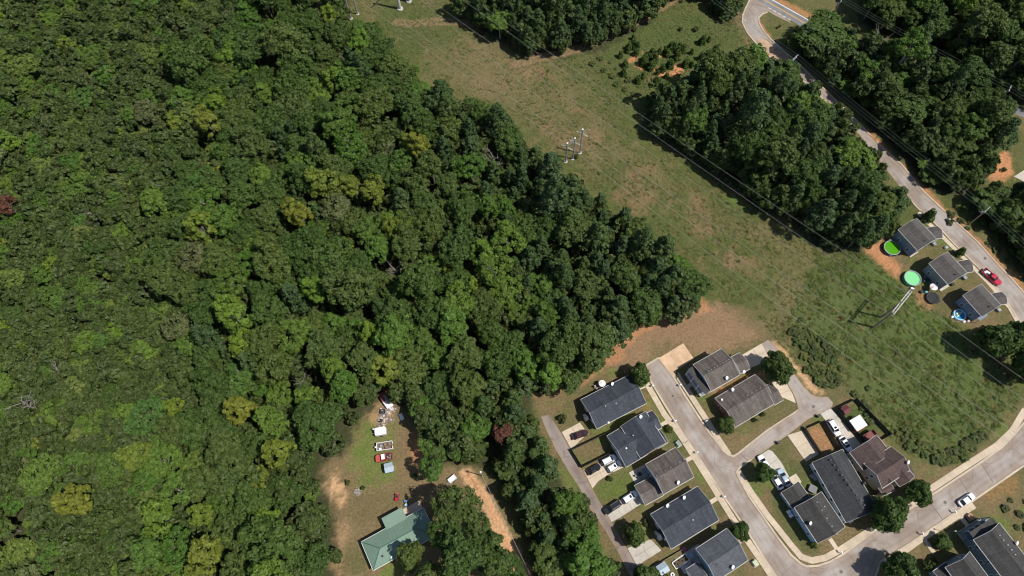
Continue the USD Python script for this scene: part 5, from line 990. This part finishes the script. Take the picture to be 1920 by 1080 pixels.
def table_set(px, py, label, m1, m2, s=1.0, n=4):
    c = G(px, py, .5); t = thing('patio_set', label, 'patio furniture', (c[0], c[1], .12))
    obj('tabletop', cyl(.6 * s, .05, (0, 0, .72), 16), m1, t); obj('pedestal', cyl(.06, .7, (0, 0, .35), 8), darkm, t)
    for k in range(n):
        a = k * 2 * math.pi / n + .4; x, y = math.cos(a) * 1.05 * s, math.sin(a) * 1.05 * s; m = [box(.45, .45, .06, (0, 0, .43)), box(.06, .45, .5, (.22, 0, .68))] + [box(.05, .05, .42, (p, q, .21)) for p in (-.19, .19) for q in (-.19, .19)]; m = trimesh.util.concatenate(m); m.apply_transform(trimesh.transformations.rotation_matrix(a, [0, 0, 1])); m.apply_translation([x, y, 0]); obj('chair', m, m2, t)
bl_ = mat('blue_cushion', (.1, .2, .38), .7); gr_ = mat('grey_plastic', (.3, .32, .34), .6); pk_ = mat('magenta_cloth', (.6, .05, .35), .6)
table_set(1738.5, 525, 'blue patio chairs round a table behind the middle small house', darkm, bl_)
table_set(1295.5, 1041, 'pale blue table with chairs on the patio of the slate roofed house', mat('pale_blue', (.3, .4, .55), .5), gr_)
table_set(1199, 889, 'dark table and chairs on the shaded patio of the blue walled house', darkm, gr_)
def shed(px, py, L, D, dirpx, ze, rm, wm, label, name='shed', pitch=.5, cat='shed'):
    c = G(px, py, ze); e = G(px + dirpx[0], py + dirpx[1], ze) - c; rz = math.atan2(e[1], e[0]); t = thing(name, label, cat, (c[0], c[1], 0), rz); rise = D / 2 * pitch
    for s_ in (-1, 1): obj('roof', yz_prism([(s_ * D / 2, ze), (0, ze + rise), (0, ze + rise - .06), (s_ * D / 2, ze - .06)], L), rm, t)
    obj('wall', yz_prism([(-D / 2 + .15, 0), (D / 2 - .15, 0), (D / 2 - .15, ze - .03), (0, ze + rise - .1), (-D / 2 + .15, ze - .03)], L - .3), wm, t); obj('door', box(.05, .9, 1.8, (L / 2 - .13, 0, .92)), white, t)
    return t
tin = mat('pale_tin_roof', (.42, .50, .56), .4, .08, 2, metal=.2)
t = shed(729, 876.5, 2.3, 2.5, (100, -25), 2.0, tin, W_grey, 'small shed with pale blue grey tin roof on the clearing lawn', pitch=.35)
shed(1243, 1066, 2.6, 2.5, (60, -38), 2.0, tin, W_white, 'small shed with pale ribbed roof behind the slate roofed house')
shed(1586, 768.5, 2.0, 2.2, (60, -38), 2.1, mat('maroon_roof', (.12, .03, .035), .7), W_brick, 'little playhouse with maroon roof in the black fenced yard', 'playhouse', cat='playhouse')
c = G(1609.5, 793, 2.3); t = thing('canopy', 'white flat topped canopy over red seating in the black fenced yard', 'canopy', (c[0], c[1], 0), math.radians(28))
v = [np.array([(-1.75, -1.6, 2.25), (1.75, -1.6, 2.25), (1.75, 1.6, 2.25), (-1.75, 1.6, 2.25)]), np.array([(-1.75, -1.6, 2.33), (1.75, -1.6, 2.33), (1.75, 1.6, 2.33), (-1.75, 1.6, 2.33)]), np.array([(-.4, -.35, 2.75), (.4, -.35, 2.75), (.4, .35, 2.75), (-.4, .35, 2.75)])]
obj('cover', loft(v), white, t)
for sx_ in (-1, 1):
    for sy_ in (-1, 1): obj('leg', box(.08, .08, 2.25, (sx_ * 1.65, sy_ * 1.5, 1.125)), darkm, t)
obj('seating', [box(3.2, .7, .45, (0, -1.5, .23)), box(.7, 1.5, .45, (1.4, -.8, .23))], mat('red_cushion', (.5, .08, .08), .7), t)
c = G(1523.5, 917, .6); t = thing('hot_tub', 'dark covered hot tub beside the corner house back step', 'hot tub', (c[0], c[1], 0), math.radians(60))
obj('shell', loft([ring(outline(1.9, 1.9, 24, 6), 0), ring(outline(2.0, 2.0, 24, 6), .85)]), darkm, t); obj('cover', loft([ring(outline(2.05, 2.05, 24, 6), .85), ring(outline(1.98, 1.98, 24, 6), .96)]), mat('grey_vinyl_cover', (.12, .12, .125), .5), t)
c = G(1126, 723, .3); t = thing('deck_umbrella', 'white eight sided umbrella over a small deck behind the first navy roof', 'umbrella', (c[0], c[1], 0), math.radians(28))
obj('deck', box(3.0, 2.0, .3, (-.4, 0, .15)), wood, t); obj('pole', cyl(.04, 2.3, (.3, 0, 1.3), 8), steel, t)
for k in range(8):
    a0, a1 = k * math.pi / 4, (k + 1) * math.pi / 4; r = 1.0; v = np.array([(.3, 0, 2.55), (.3 + r * math.cos(a0), r * math.sin(a0), 2.2), (.3 + r * math.cos(a1), r * math.sin(a1), 2.2), (.3, 0, 2.51), (.3 + r * math.cos(a0), r * math.sin(a0), 2.16), (.3 + r * math.cos(a1), r * math.sin(a1), 2.16)])
    obj('canopy_panel', trimesh.Trimesh(v, [[0, 1, 2], [3, 5, 4], [0, 3, 4], [0, 4, 1], [1, 4, 5], [1, 5, 2], [2, 5, 3], [2, 3, 0]], process=False), white, t)
for x_, y_ in ((-1.5, .5), (-1.4, -.5), (1.3, -.7)): obj('chair', [box(.5, .5, .08, (x_, y_, .75)), box(.08, .5, .5, (x_ - .22, y_, 1.0)), box(.4, .4, .42, (x_, y_, .5))], gr_, t)
# garden beds
c = G(1276.5, 1052.5, .3); t = thing('raised_bed', 'long white edged planting bed behind the slate roofed house', 'planter', (c[0], c[1], 0), math.radians(32))
obj('edge', prism(sbox(-1.9, -.7, 1.9, .7).buffer(.25).difference(sbox(-1.9, -.7, 1.9, .7).buffer(.08)), .4), white, t); obj('soil', box(3.8, 1.4, .25, (0, 0, .13)), mat('mulch', (.09, .06, .045), .9, .3, 6), t)
obj('plants', [trimesh.creation.icosphere(1, .22).apply_translation([x, y_, .42]) for x, y_ in [(-1.5, .2), (-.9, -.3), (-.2, .3), (.5, -.2), (1.2, .25), (1.6, -.3)]], LM['shrub'], t)
for px, py, r, m_, l in [(1283.5, 1030, .45, pk_, 'magenta patio ball cushion at the slate house fence'), (1299, 1053.5, .35, mat('purple_cloth', (.25, .06, .4), .7), 'purple seat cushion beside the blue table'), (1261, 1077.5, .55, white, 'white ringed tyre planter at the bottom edge by the shed')]:
    c = G(px, py, .4); t = tag(obj('pouffe' if r < .5 else 'tyre_planter', trimesh.creation.torus(r * .7, r * .3).apply_translation([c[0], c[1], r * .3 + .1]), m_), l, 'cushion' if r < .5 else 'planter')
# kerbside: mailboxes, cabinets, manholes, lamps, bins
def mailbox(px, py, label, dirpx=(50, 80)):
    c = G(px, py, 1.0); e = G(px + dirpx[0], py + dirpx[1], 1) - c; t = thing('mailbox', label, 'mailbox', (c[0], c[1], 0), math.atan2(e[1], e[0]))
    obj('post', box(.14, .14, 1.15, (0, 0, .57)), white, t); obj('arm', box(.14, .75, .1, (0, .18, 1.1)), white, t)
    m = trimesh.creation.cylinder(radius=.16, height=.55, sections=14); m.apply_transform(trimesh.transformations.rotation_matrix(math.pi / 2, [1, 0, 0])); m.apply_translation([0, .3, 1.32]); obj('box', [m, box(.32, .55, .14, (0, .3, 1.22))], whitem, t)
for px, py, l in [(1222.5, 724, 'before the first navy roofed house'), (1265, 790, 'before the complex navy roofed house'), (1305.5, 849, 'before the taupe two storey house'), (1357, 932, 'before the long navy gabled house'), (1274, 722.5, 'before the double porch house'), (1323, 790, 'before the long taupe house')]: mailbox(px, py, 'white post mailbox at the kerb ' + l)
for px, py, l in [(1637, 996, 'left of the largest street tree'), (1579, 1037, 'at the corner house walk'), (1663, 1048, 'at the lower sidewalk near the dark bottom tree'), (1731, 1002, 'at the lower sidewalk beside the lamp post'), (1792, 961, 'at the lower sidewalk nearest the parked white sedan'), (1699, 956, 'between the two street trees')]: mailbox(px, py, 'white post mailbox ' + l, (80, -50))
for px, py, m_, l in [(1272, 832, mat('cabinet_green', (.22, .27, .22), .6), 'grey green utility cabinet on the lawn beside the complex navy house'), (1416, 1056, mat('cabinet_cream', (.45, .48, .30), .6), 'cream green utility cabinet by the bottom edge sidewalk'), (1819, 969, mat('cabinet_clay', (.4, .2, .13), .7), 'red brown well cover on the lawn above the lower right house')]:
    c = G(px, py, .4); t = thing('utility_cabinet', l, 'utility box', (c[0], c[1], 0), math.radians(-58)); obj('plinth', box(1.7, 1.4, .12, (0, 0, .05)), concrete_g, t); obj('housing', box(1.35, 1.05, .8, (0, 0, .51)), m_, t); obj('lid', box(1.42, 1.12, .06, (0, 0, .94)), m_, t)
for px, py, l in [(1261.5, 742.5, 'round manhole cover in the middle of the dead end street'), (1772, 942, 'manhole cover on the cross street'), (1577, 1072, 'manhole cover at the street junction'), (1847, 484.5, 'manhole cover on the road by the small houses'), (1525, 762.5, 'small manhole on the side street end')]:
    c = G(px, py); t = thing('manhole', l, 'manhole', (c[0], c[1], .03)); obj('collar', ringmesh(.36, .55, 0, .022, 24), mat('collar_concrete', (.27, .225, .19), .85, .1, 3), t); obj('lid', cyl(.36, .03, (0, 0, .012), 24), mat('cast_iron', (.09, .085, .08), .6), t)
def lamp(px, py, label, hgt=4.2, arm=0):
    c = G(px, py); t = thing('lamp_post', label, 'lamp post', (c[0], c[1], 0)); obj('pole', cyl(.06, hgt, (0, 0, hgt / 2), 8), darkm, t); obj('lantern', loft([ring(outline(.25, .25, 8, 2), hgt), ring(outline(.42, .42, 8, 2), hgt + .45), ring(outline(.1, .1, 8, 2), hgt + .62)]), mat('lantern_glass', (.5, .5, .45), .3), t)
lamp(1772, 998, 'dark lamp post on the lawn of the lower right house')
lamp(1284, 831, 'slim lamp post beside the grey green cabinet', 3.0)
for px, py, l in [(1459, 830, 'black wheelie bin at the street edge beside the clay tinted driveway'), (1534, 780, 'black wheelie bin left of the stained driveway mouth'), (1509, 803, 'grey green bin at the corner of the narrow fenced yard')]:
    c = G(px, py, .5); t = thing('bin', l, 'bin', (c[0], c[1], 0), .6); obj('body', loft([ring(outline(.55, .6, 16, 6), .1), ring(outline(.72, .75, 16, 6), 1.0)]), darkm, t); obj('lid', loft([ring(outline(.78, .8, 16, 6), 1.0), ring(outline(.7, .7, 16, 6), 1.1)]), darkm, t); obj('wheel', cyl(.12, .5, (0, 0, 0), 10).apply_transform(trimesh.transformations.rotation_matrix(math.pi / 2, [1, 0, 0])).apply_translation([-.3, 0, .12]), rubber, t)
c = G(1437 + 0, 571, 0)
# gas grills and odds and ends by the small houses
for px, py, m_, l in [(1717, 533, white, 'white pump box by the milky green pool'), (1728, 547, darkm, 'black covered grill behind the middle small house'), (1737, 547, mat('aqua_toy', (.2, .6, .6), .5), 'aqua toy beside the black grill'), (1774, 464, mat('grey_bin', (.35, .4, .4), .6), 'pale utility box between first and second small house'), (1800, 519, darkm, 'dark planter along the side of the middle small house'), (1786, 533, darkm, 'dark bin at the side corner of the middle small house'), (1808, 519, gr_, 'grey air unit along the side of the middle small house'), (1816, 602, mat('pink_toy', (.6, .45, .45), .6), 'pale pink toy beside the blue paddling pool'), (1808, 603, white, 'white chair beside the blue paddling pool'), (1786, 594, white, 'white toy left of the blue paddling pool'), (1671, 478, mat('blue_toy', (.2, .4, .7), .5), 'blue and white float beside the dark green pool'), (1829, 626, mat('salmon_toy', (.6, .3, .25), .6), 'red and white toy under the pair of dark trees')]:
    c = G(px, py, .4); s_ = .8 if 'toy' in l or 'chair' in l else 1.0
    t = thing('yard_object', l, 'yard item', (c[0], c[1], 0), .5); obj('base', loft([ring(outline(s_, s_ * .7, 14, 4), 0), ring(outline(s_ * 1.05, s_ * .75, 14, 4), s_ * .55)]), m_, t); obj('top', loft([ring(outline(s_ * 1.1, s_ * .8, 14, 4), s_ * .55), ring(outline(s_ * .7, s_ * .4, 14, 4), s_ * .75)]), m_, t)

# ------------------------------------------------------------------ the clearing
c = G(713, 808.5, 1.6); t = thing('box_trailer', 'white enclosed trailer on the lawn below the rubble', 'trailer', (c[0], c[1], 0), math.radians(11))
obj('body', loft([ring(outline(3.0, 2.1, 24, 8), .4), ring(outline(3.05, 2.15, 24, 8), 1.9), ring(outline(2.9, 2.0, 24, 8), 2.0)]), whitem, t); obj('hitch', [box(1.0, .1, .1, (-1.95, 0, .45)), box(.35, .35, .5, (-1.8, .9, 1.4))], whitem, t); obj('door', box(.04, 1.5, 1.4, (1.52, 0, 1.15)), white, t)
for s_ in (-1, 1): m = trimesh.creation.cylinder(radius=.33, height=.2, sections=16); m.apply_transform(trimesh.transformations.rotation_matrix(math.pi / 2, [1, 0, 0])); m.apply_translation([0, s_ * 1.1, .33]); obj('wheel', m, rubber, t)
c = G(721.5, 836.5, .9); t = thing('pontoon_boat', 'white railed pontoon boat with brown deck on the clearing lawn', 'boat', (c[0], c[1], 0), math.radians(9))
for s_ in (-1, 1):
    m = trimesh.creation.capsule(radius=.28, height=4.0, count=[10, 10]); m.apply_transform(trimesh.transformations.rotation_matrix(math.pi / 2, [0, 1, 0])); m.apply_translation([-m.bounds.mean(0)[0], s_ * .8, .4]); obj('pontoon', m, steel, t)
obj('deck', box(4.3, 2.1, .1, (0, 0, .75)), mat('brown_deck', (.16, .10, .075), .8, .35, 2.5), t)
for a_, b_ in (((4.3, .12, .65), (0, 1.03, 1.13)), ((4.3, .12, .65), (0, -1.03, 1.13)), ((.12, 1.9, .65), (-2.1, 0, 1.13)), ((.12, .7, .65), (2.1, .6, 1.13)), ((.12, .7, .65), (2.1, -.6, 1.13))): obj('railing', box(*a_, b_), whitem, t)
for x, y_, m_ in ((-1.2, -.6, white), (-.9, .2, mat('teal_seat', (.2, .33, .33), .6)), (.2, .4, wood), (.5, -.5, wood), (1.4, .4, wood)): obj('seat', [box(.6, .55, .35, (x, y_, .98)), box(.12, .55, .35, (x - .28, y_, 1.25))], m_, t)
obj('motor', [box(.4, .4, .55, (-2.4, 0, 1.1)), box(.12, .2, .9, (-2.45, 0, .5))], whitem, t); obj('stand', [box(.2, 2.0, .14, (1.2, 0, .07)), box(.2, 2.0, .14, (-1.2, 0, .07))], wood, t)
c = G(752.5, 781.5, .3); t = thing('white_panel', 'white flat panel lying on the grass right of the rubble', 'panel', (c[0], c[1], .06), math.radians(-62)); obj('sheet', box(1.9, 1.0, .07, (0, 0, .2)), whitem, t); obj('batten', box(1.8, .08, .16, (0, .3, .08)), wood, t); obj('batten', box(1.8, .08, .16, (0, -.3, .08)), wood, t)
jr = np.random.default_rng(64); junk = [[], [], []]
jp = poly([(712, 765), (728, 757), (742, 765), (738, 790), (722, 800), (708, 800)])
for _ in range(230):
    p = jr.uniform(jp.bounds[:2], jp.bounds[2:])
    if not jp.contains(Point(p)): continue
    s = jr.uniform(.12, .5); m = box(s * jr.uniform(.6, 1.8), s, s * .5, (0, 0, 0)); m.apply_transform(trimesh.transformations.random_rotation_matrix(jr.random(3)) if s < .25 else trimesh.transformations.rotation_matrix(jr.uniform(0, 3), [jr.normal() * .2, jr.normal() * .2, 1])); m.apply_translation([p[0], p[1], s * .35]); junk[jr.integers(3)].append(m)
t = thing('rubble_heap', 'scattered white and brown rubble at the top of the clearing', 'rubble', kind='stuff')
for k, m_ in enumerate((mat('rubble_white', (.55, .52, .5), .8), mat('rubble_brown', (.25, .17, .13), .9), mat('rubble_grey', (.2, .2, .21), .8))): obj('debris', junk[k], m_, t)
for px, py, rr, l in [(717.5, 772, .75, 'dark tyre frame lying in the rubble'), (714, 789, .5, 'black tub at the lower edge of the rubble'), (743, 767, .5, 'square pale crate at the upper right of the rubble')]:
    c = G(px, py); tag(obj('junk_piece', [box(rr * 2, rr * .25, .35, (c[0], c[1] + rr * .7, .3)), box(rr * 2, rr * .25, .35, (c[0], c[1] - rr * .7, .3)), box(rr * .25, rr * 1.15, .35, (c[0] - rr * .87, c[1], .3)), box(rr * .25, rr * 1.15, .35, (c[0] + rr * .87, c[1], .3)), box(rr * 1.5, rr * 1.1, .08, (c[0], c[1], .2))], wood if 'crate' in l else darkm), l, 'junk')
c = G(729, 742, 1.5); t = thing('collapsed_shed', 'collapsed shed with rusty red and white corrugated roof under the trees', 'shed', (c[0], c[1], 0), math.radians(30))
rr_ = mat('rusty_red_tin', (.26, .07, .06), .6, .35, 2)
for k, (x, y_, z, mt_, tilt) in enumerate([(-1.3, .5, 1.5, rr_, .25), (-.3, -.4, 1.2, tin, .4), (1.0, .4, 1.7, rr_, -.2), (.3, 1.3, 1.6, rr_, .1), (-1.2, -1.6, .8, whitem, .5)]):
    m = trimesh.util.concatenate([box(.28, 2.6, .04, (-.9 + j * .3, 0, .02 * (j % 2))) for j in range(7)]); m.apply_transform(trimesh.transformations.rotation_matrix(tilt, [0, 1, .3])); m.apply_translation([x, y_, z]); obj('roof_sheet', m, mt_, t)
obj('beam', box(.2, 2.6, .2, (.15, -.2, 1.75), .4), whitem, t)
for x, y_ in ((-2, -1), (2, -1), (2, 1.6), (-2, 1.6)): obj('post', box(.15, .15, 1.4, (x, y_, .7)), wood, t)
c = G(671, 921, .2); st = []; sg = np.random.default_rng(9)
t = thing('stone_ring', 'ring of grey stones piled on the bare ground of the clearing', 'fire ring', (c[0], c[1], 0))
for k in range(26):
    a, r = sg.uniform(0, 6.3), sg.uniform(.2, 1.2); m = trimesh.creation.icosphere(1, sg.uniform(.16, .32)); m.apply_scale([1, sg.uniform(.6, 1), .6]); m.vertices += sg.normal(size=m.vertices.shape) * .025; m.apply_translation([r * math.cos(a), r * math.sin(a), .12]); obj('stone', m, mat('grey_stone', (.3, .28, .26), .9, .25, 3), t)
c = G(743.5, 932, .6); t = thing('riding_mower', 'red riding mower with black seat above the green roof', 'mower', (c[0], c[1], 0), math.radians(-95))
obj('hood', loft([ring(outline(.9, .75, 20, 4), .35, 1, 1, .55), ring(outline(.85, .7, 20, 4), .85, 1, 1, .55), ring(outline(.6, .5, 20, 4), .98, 1, 1, .5)]), P_red, t); obj('chassis', loft([ring(outline(1.9, .9, 20, 5), .25), ring(outline(1.85, .85, 20, 5), .5)]), darkm, t); obj('seat', [box(.5, .5, .15, (-.35, 0, .75)), box(.12, .5, .45, (-.6, 0, 1.0))], darkm, t); obj('cutting_deck', loft([ring(outline(.95, 1.25, 20, 3), .12), ring(outline(.9, 1.2, 20, 3), .3)]), P_red, t); obj('fender', box(.6, .95, .12, (-.65, 0, .66)), P_redo, t)
for x, y_, r in ((.65, .4, .2), (.65, -.4, .2), (-.65, .42, .28), (-.65, -.42, .28)): m = trimesh.creation.cylinder(radius=r, height=.22, sections=14); m.apply_transform(trimesh.transformations.rotation_matrix(math.pi / 2, [1, 0, 0])); m.apply_translation([x, y_, r]); obj('wheel', m, rubber, t)
c = G(761, 943.5, .5); t = thing('quad_bike', 'small white and blue quad bike beside the riding mower', 'quad bike', (c[0], c[1], 0), math.radians(-85))
obj('body', [box(.5, .4, .3, (.3, 0, .6)), box(.45, .5, .12, (-.4, 0, .62))], whitem, t); obj('seat', box(.5, .28, .14, (-.1, 0, .78)), darkm, t); obj('fender', [box(.35, .95, .06, (.5, 0, .68)), box(.35, .95, .06, (-.5, 0, .68))], mat('blue_plastic', (.1, .3, .6), .4), t); obj('handlebar', [tube([(.3, -.35, .95), (.3, .35, .95)], .025), tube([(.45, 0, .6), (.3, 0, .95)], .03)], darkm, t)
for x in (-.5, .5):
    for y_ in (-.42, .42): m = trimesh.creation.cylinder(radius=.24, height=.22, sections=14); m.apply_transform(trimesh.transformations.rotation_matrix(math.pi / 2, [1, 0, 0])); m.apply_translation([x, y_, .24]); obj('wheel', m, rubber, t)
c = G(848, 898, .8); t = thing('utility_trailer', 'small white open trailer under the trees at the head of the dirt road', 'trailer', (c[0], c[1], 0), math.radians(40))
obj('bed', [box(2.2, 1.3, .1, (0, 0, .55)), box(2.2, .06, .4, (0, .65, .78)), box(2.2, .06, .4, (0, -.65, .78)), box(.06, 1.24, .4, (1.1, 0, .78))], whitem, t); obj('drawbar', box(1.0, .1, .1, (-1.6, 0, .5)), steel, t)
for s_ in (-1, 1): m = trimesh.creation.cylinder(radius=.3, height=.18, sections=14); m.apply_transform(trimesh.transformations.rotation_matrix(math.pi / 2, [1, 0, 0])); m.apply_translation([0, s_ * .8, .3]); obj('wheel', m, rubber, t)

# ------------------------------------------------------------------ poles and wires
def up_to(base, top):
    """base on the ground and pole height so that its top is seen at the pixel 'top'"""
    b = G(*base); tt = G(*top); return b, CAM_H * (1 - np.linalg.norm(b) / np.linalg.norm(tt))
def steel_pole(base, top, label, xang=None):
    b, hgt = up_to(base, top); t = thing('power_pole', label, 'power pole', (b[0], b[1], 0)); obj('shaft', tube([(0, 0, -.2), (0, 0, hgt)], .26, .15, 12), steel, t); obj('footing', cyl(.6, .2, (0, 0, .1), 14), concrete_g, t)
    a = math.radians(55 if xang is None else xang)
    for s_ in (-1, 1):
        obj('arm', tube([(0, 0, hgt - 1.3), (s_ * math.cos(a) * 1.9, s_ * math.sin(a) * 1.9, hgt - .5)], .09, .06), steel, t); obj('insulator', tube([(s_ * math.cos(a - .9) * .2, s_ * math.sin(a - .9) * .2, hgt - 2.0), (s_ * math.cos(a - .9) * 2.0, s_ * math.sin(a - .9) * 2.0, hgt - 2.3)], .1, .1, 8), mat('insulator_grey', (.5, .5, .48), .4), t)
    obj('jumper', tube([(math.cos(a) * 1.9, math.sin(a) * 1.9, hgt - .5), (math.cos(a) * 2.5 + .3, math.sin(a) * 2.2, hgt - 1.6), (math.cos(a) * 2.0 + .5, math.sin(a) * 1.2, hgt - 2.3)], .05), wirem, t); obj('cap', cyl(.26, .1, (0, 0, hgt + .05), 12), whitem, t)
    return np.array([b[0], b[1], hgt])
p1 = steel_pole((1060.8, 303.3), (1063, 268.5), 'left and nearest of the three grey steel poles in the corridor', 20)
p2 = steel_pole((1074.3, 298), (1077, 259), 'middle of the three grey steel poles in the corridor', 20)
p3 = steel_pole((1087.3, 286.6), (1091.7, 242.5), 'right and tallest of the three grey steel poles in the corridor', 20)
q1 = steel_pole((658.7, 35), (641, -28), 'left of the two leaning looking steel poles at the top edge of the woods')
q2 = steel_pole((670.8, 26.5), (654, -35), 'right of the two slim steel poles at the top edge of the woods')
b, hgt = G(750.5, 17), 17.0; t = thing('power_pole', 'thick pale steel pole on a concrete base at the top edge', 'power pole', (b[0], b[1], 0)); obj('shaft', tube([(0, 0, -.2), (0, 0, hgt)], .6, .35, 14), mat('pale_steel', (.5, .48, .46), .5), t); obj('footing', cyl(1.1, .5, (0, 0, .2), 16), concrete_g, t); obj('crossarm', box(5, .25, .25, (0, 0, hgt - 1), math.radians(55)), steel, t)
b = G(767, 3); t = thing('power_pole', 'second thick pole partly cut off at the top edge', 'power pole', (b[0], b[1], 0)); obj('shaft', tube([(0, 0, -.2), (0, 0, 17)], .55, .33, 14), steel, t); obj('footing', cyl(1.0, .5, (0, 0, .2), 16), concrete_g, t)
# two poled frame with the long crossarm
ba, ha = up_to((1637, 614), (1673, 588)); bb, hb = up_to((1652, 595), (1688, 566)); t = thing('transmission_frame', 'two legged wooden transmission frame with long white crossarm at the lower corridor', 'power pole')
hh = (ha + hb) / 2
obj('leg', tube([(ba[0], ba[1], -.2), (ba[0], ba[1], hh + .6)], .26, .2, 10), wood, t); obj('leg', tube([(bb[0], bb[1], -.2), (bb[0], bb[1], hh + .6)], .26, .2, 10), wood, t)
xa, xb = G(1673.5, 588.5, hh), G(1707.5, 546, hh)
for o in (-.3, .3):
    d = (xb - xa) / np.linalg.norm(xb - xa); n = np.array([-d[1], d[0]]); obj('crossarm', box(np.linalg.norm(xb - xa), .22, .3, (*(((xa + xb) / 2) + n * o), hh), math.atan2(d[1], d[0])), mat('pale_crossarm', (.55, .54, .5), .6, .3, 3), t)
for k in range(9):
    p = xa + (xb - xa) * (k + .5) / 9; obj('brace', box(.12, .75, .12, (p[0], p[1], hh + .2), math.atan2(d[1], d[0])), darkm, t)
for k in (0.03, .5, .97):
    p = xa + (xb - xa) * k; obj('insulator', tube([(p[0], p[1], hh - .15), (p[0], p[1], hh - 1.4)], .13, .13, 8), whitem, t)
def wood_pole(base, top, label, ang, arms=1, hgt=None):
    if hgt is None: b, hgt = up_to(base, top)
    else: b = G(*top, hgt)
    t = thing('utility_pole', label, 'utility pole', (b[0], b[1], 0)); obj('shaft', tube([(0, 0, -.2), (0, 0, hgt)], .19, .13, 10), wood, t)
    a = math.radians(ang)
    for k in range(arms): obj('crossarm', box(2.6, .14, .16, (0, 0, hgt - .35 - .9 * k), a), mat('pale_arm', (.5, .5, .5), .6), t)
    for s_ in (-1, 0, 1): obj('insulator', cyl(.07, .3, (s_ * 1.15 * math.cos(a), s_ * 1.15 * math.sin(a), hgt - .1 if s_ else hgt + .15), 8), whitem, t)
    obj('transformer', cyl(.25, .8, (.4 * math.cos(a + 1.57), .4 * math.sin(a + 1.57), hgt - 2.2), 12), steel, t)
    return np.array([b[0], b[1], hgt]), a
u1, a1 = wood_pole(None, (1492, 106), 'wooden utility pole with double crossarm at the road bend', 42, 2, 9.5)
u2, a2 = wood_pole((1816.3, 421.3), (1850, 391), 'wooden utility pole beside the curving road opposite the small houses', 42)
u3, a3 = wood_pole((1558.7, 34.4), (1586.5, 1), 'tall utility pole at the top right beside the highway', 70)
u4, a4 = wood_pole(None, (1895, 165), 'utility pole among the trees at the upper right edge', 60, 1, 10.0)
b, hgt = G(901, 885, 7), 7; t = thing('yard_light_pole', 'slim pole with white yard light beside the dirt road', 'utility pole', (b[0], b[1], 0)); obj('shaft', tube([(0, 0, -.2), (0, 0, 7)], .13, .1, 8), wood, t); obj('lamp', cyl(.3, .35, (0, 0, 7.1), 14, .18), whitem, t)
def wire(a, b, label, sag=.8, r=.035, ma=None, group=None):
    a, b = np.asarray(a, float), np.asarray(b, float); s = np.linspace(0, 1, 24)[:, None]; p = a + (b - a) * s; p[:, 2] -= 4 * sag * (s[:, 0] * (1 - s[:, 0]))
    tag(obj('power_line', tube(p, r, r, 5), ma or wirem), label, 'power line', group)
for k, ff, far, near, l in [(0.97, .97, (894, 0), (1935, 722), 'right'), (.5, .5, (874, 0), (1945, 768), 'middle'), (.03, .03, (890, 55), (1950, 802), 'left')]:
    p = xa + (xb - xa) * k; P = np.array([p[0], p[1], hh - 1.4])
    F = np.array([*G(*far, 12), 12.0]); F = F + (F - P) * .25; F[2] = 12
    wire(F, P, f'{l} transmission wire over the corridor, uphill of the two legged frame', 1.0, .021); wire(P, np.array([*G(*near, 12), 12.0]), f'{l} transmission wire from the two legged frame to the lower right', .5, .023)
for p, near, l in [(p1, (1815, 834), 'left'), (p2, (1890, 829), 'middle'), (p3, (1935, 832), 'right')]:
    P = p - [0, 0, 1.0]; wire(P, np.array([*G(*near, 9), 9.0]), f'{l} wire running from the three steel poles to the cross street', 1.0, .024)
for p, qd, l in [(p1, q1, 'left'), (p2, q2, 'middle'), (p3, (*G(747, -40, 15), 15), 'right')]: wire(np.array(p) - [0, 0, 1], np.array(qd) - [0, 0, 1], f'{l} wire from the three steel poles to the top edge', 1.0, .022)
def off(p, a, s): return p + np.array([math.cos(a) * s, math.sin(a) * s, -.05])
for s_, l in ((-1.15, 'left'), (0, 'middle'), (1.15, 'right')):
    wire(off(u1, a1, s_), off(u2, a2, s_), f'{l} wire between the road bend pole and the pole by the small houses', .7, .021, wiredk)
    e = np.array([*G(1960, 490, 10), 10.0]); wire(off(u2, a2, s_), off(e, a2, s_), f'{l} wire from the pole by the small houses to the right edge', .4, .021, wiredk)
    wire(off(u3, a3, s_), off(u4, a4, s_), f'{l} wire along the highway between the upper right poles', .7, .021, wiredk)
    e = np.array([*G(1310, -25, 10), 10.0]); wire(off(u1, a1, s_), off(e, a1, s_), f'{l} wire from the road bend pole to the top edge', .5, .025, wiredk)
    e = np.array([*G(1980, 215, 10), 10.0]); wire(off(u4, a4, s_), off(e, a4, s_), f'{l} wire from the last highway pole to the right edge', .2, .021, wiredk)
wire((b[0], b[1], 6.8), (*G(1010, 1110, 6), 6.0), 'service wire from the yard light pole along the dirt road', .6, .035)
print('trees', total, dict(TREES))
